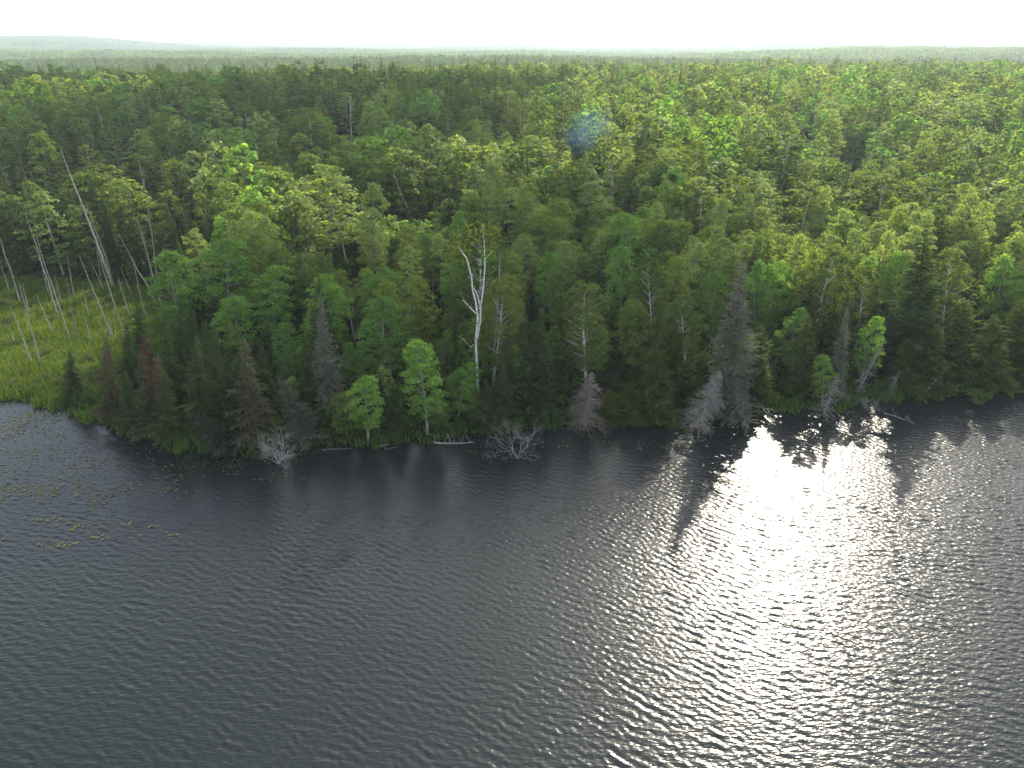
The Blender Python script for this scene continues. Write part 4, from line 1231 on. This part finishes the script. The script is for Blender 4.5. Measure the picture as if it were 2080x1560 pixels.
for i in range(min(300, len(pp))):
    o = obj('lily_pad', PADM[i % 4]); o.location = (pp[i, 0], pp[i, 1], PZ[i]); o.rotation_euler = (0, 0, rng.random() * 6.28)
    px, _ = proj(pp[i, 0], pp[i, 1], 0)
    where = 'scattered on the blue water at the left' if px < 420 else ('beside the round dead bush at the left point' if px < 800 else 'near the large dead bush in the centre')
    tag(o, 'small yellow green lily pad floating ' + where, 'lily pad', 'lily pads on the lake')
if len(pp) > 300:
    mb = MB()
    for (x, y), z in zip(pp[300:], PZ[300:]):
        v, f = pad_geo(.08 + .06 * rng.random(), rng); a = rng.random() * 6.28; ca, sa = math.cos(a), math.sin(a)
        v = np.stack([v[:, 0] * ca - v[:, 1] * sa + x, v[:, 0] * sa + v[:, 1] * ca + y, v[:, 2] + z], 1); mb.add(v, f)
    tag(obj('lily_pads', mb.mesh('lily_pads', M['pad'])), 'many small lily pads further off near the shore', 'lily pads', None, 'stuff')

# ------------------------------------------------------------------ cloud shading the left forest, smoke, haze
def cloud(seed, lumps, opac, label, hgt=520.0):
    off = Vector((sdir.x, sdir.y)) * (hgt / sdir.z)
    import bmesh
    bm = bmesh.new()
    for (x, y, r) in lumps:
        bmesh.ops.create_icosphere(bm, subdivisions=3, radius=1)
        for v in list(bm.verts)[-162:]:
            q = v.co.copy()
            k = 1 + .30 * mnoise.fractal(q * 2.3 + Vector((x, y, r)) * .1, 1.0, 2.0, 4)
            v.co = Vector((x + off.x + q.x * r * k, y + off.y + q.y * r * .62 * k, hgt + q.z * r * .32 * k))
    me = bpy.data.meshes.new('cloud'); bm.to_mesh(me); bm.free()
    m, n, l, out = nodes('cloud')
    d = n.new('ShaderNodeBsdfDiffuse'); d.inputs['Color'].default_value = (.9, .9, .9, 1)
    t = n.new('ShaderNodeBsdfTranslucent'); t.inputs['Color'].default_value = (.9, .9, .9, 1)
    a = n.new('ShaderNodeMixShader'); a.inputs[0].default_value = .5
    l.new(d.outputs[0], a.inputs[1]); l.new(t.outputs[0], a.inputs[2])
    tr = n.new('ShaderNodeBsdfTransparent')
    b = n.new('ShaderNodeMixShader'); b.inputs[0].default_value = opac
    l.new(tr.outputs[0], b.inputs[1]); l.new(a.outputs[0], b.inputs[2])
    l.new(b.outputs[0], out.inputs['Surface'])
    me.materials.append(m)
    for p_ in me.polygons: p_.use_smooth = True
    tag(obj('cloud', me), label, 'cloud', None, 'stuff')
rg = np.random.default_rng(9)
lumps = []
for _ in range(46):
    y = 172 + 175 * rg.random(); x = -.80 * y + (.80 * y - 8 - 30 * (y < 215)) * rg.random()
    lumps.append((x, y, 22 + 26 * rg.random()))
cloud(9, lumps, .6, 'thin white cloud drifting above the forest')
lumps = [(x + rg.normal() * 2, y + rg.normal() * 2, 11 + 5 * rg.random()) for x, y in ((-40, 62), (-32, 60), (-24, 60), (-16, 60), (-8, 61), (0, 62), (8, 63), (-42, 72), (-33, 70), (-25, 70), (-17, 71), (-9, 72), (0, 72), (8, 74), (-44, 82), (-32, 80), (-20, 80), (-8, 82), (4, 84), (14, 88), (-38, 92), (-24, 92), (-10, 94), (2, 96), (16, 98), (-16, 106), (0, 108), (12, 112), (-6, 120), (10, 124), (26, 104), (-30, 104))]  # lumps of an unseen veil, added and laid out to dim the shore trees
cloud(10, lumps, .38, 'faint unseen cloud veil added to shade the shore trees')

def box(name, x0, x1, y0, y1, z0, z1):
    v = [(x, y, z) for x in (x0, x1) for y in (y0, y1) for z in (z0, z1)]
    f = [(0, 1, 3, 2), (4, 6, 7, 5), (0, 4, 5, 1), (2, 3, 7, 6), (0, 2, 6, 4), (1, 5, 7, 3)]
    me = bpy.data.meshes.new(name); me.from_pydata(v, [], f); return obj(name, me)
hz = box('haze', -15500, 15500, -1600, 15500, -5.0, 150.0)
m, n, l, out = nodes('haze')
pv = n.new('ShaderNodeVolumePrincipled')
pv.inputs['Color'].default_value = (.74, .87, 1.0, 1)
pv.inputs['Density'].default_value = 0.00015
pv.inputs['Anisotropy'].default_value = 0.3
l.new(pv.outputs[0], out.inputs['Volume'])
hz.data.materials.append(m); tag(hz, kind='stuff')

def smoke():
    X, Z = at_plane(1178, 268, 200.0)
    mb = MB()
    rg = np.random.default_rng(4)
    import bmesh
    bm = bmesh.new(); bmesh.ops.create_icosphere(bm, subdivisions=4, radius=1)
    for v in bm.verts:
        q = v.co.copy(); k = 1 + .25 * mnoise.fractal(q * 1.6, 1, 2, 3)
        t = q.z * .5 + .5
        v.co = Vector((q.x * (4 + 7 * t) * k + 13 * t ** 2.5, q.y * 5 * k, q.z * 9 * k))
    me = bpy.data.meshes.new('smoke'); bm.to_mesh(me); bm.free()
    o = obj('smoke', me); o.location = (X, 200, Z)
    m, n, l, out = nodes('smoke')
    v = n.new('ShaderNodeVolumePrincipled'); v.inputs['Color'].default_value = (.28, .50, 1, 1); v.inputs['Anisotropy'].default_value = .4
    tcn = n.new('ShaderNodeTexCoord'); nz = n.new('ShaderNodeTexNoise'); nz.inputs['Scale'].default_value = .16; nz.inputs['Detail'].default_value = 3
    l.new(tcn.outputs['Object'], nz.inputs['Vector'])
    mr = n.new('ShaderNodeMapRange'); mr.inputs[1].default_value = .36; mr.inputs[2].default_value = .72; mr.inputs[3].default_value = 0; mr.inputs[4].default_value = .036
    l.new(nz.outputs[0], mr.inputs[0]); mp = n.new('ShaderNodeMapping'); mp.vector_type = 'POINT'; mp.inputs['Scale'].default_value = (1 / 9, 1 / 6, 1 / 9.5); mp.inputs['Location'].default_value = (-.25, 0, 0)
    ln = n.new('ShaderNodeVectorMath'); ln.operation = 'LENGTH'; fd = n.new('ShaderNodeMapRange'); fd.interpolation_type = 'SMOOTHSTEP'
    fd.inputs[1].default_value = .25; fd.inputs[2].default_value = 1.0; fd.inputs[3].default_value = 1; fd.inputs[4].default_value = 0
    l.new(tcn.outputs['Object'], mp.inputs[0]); l.new(mp.outputs[0], ln.inputs[0]); l.new(ln.outputs['Value'], fd.inputs[0])
    mu = n.new('ShaderNodeMath'); mu.operation = 'MULTIPLY'; l.new(mr.outputs[0], mu.inputs[0]); l.new(fd.outputs[0], mu.inputs[1])
    l.new(mu.outputs[0], v.inputs['Density']); l.new(v.outputs[0], out.inputs['Volume'])
    me.materials.append(m)
    tag(o, 'thin blue smoke rising from the forest right of centre', 'smoke', None, 'stuff')
smoke()
print('trees', counts, 'rest', len(rest_b), len(rest_c), 'patches', len(ps), 'pads', len(pp))
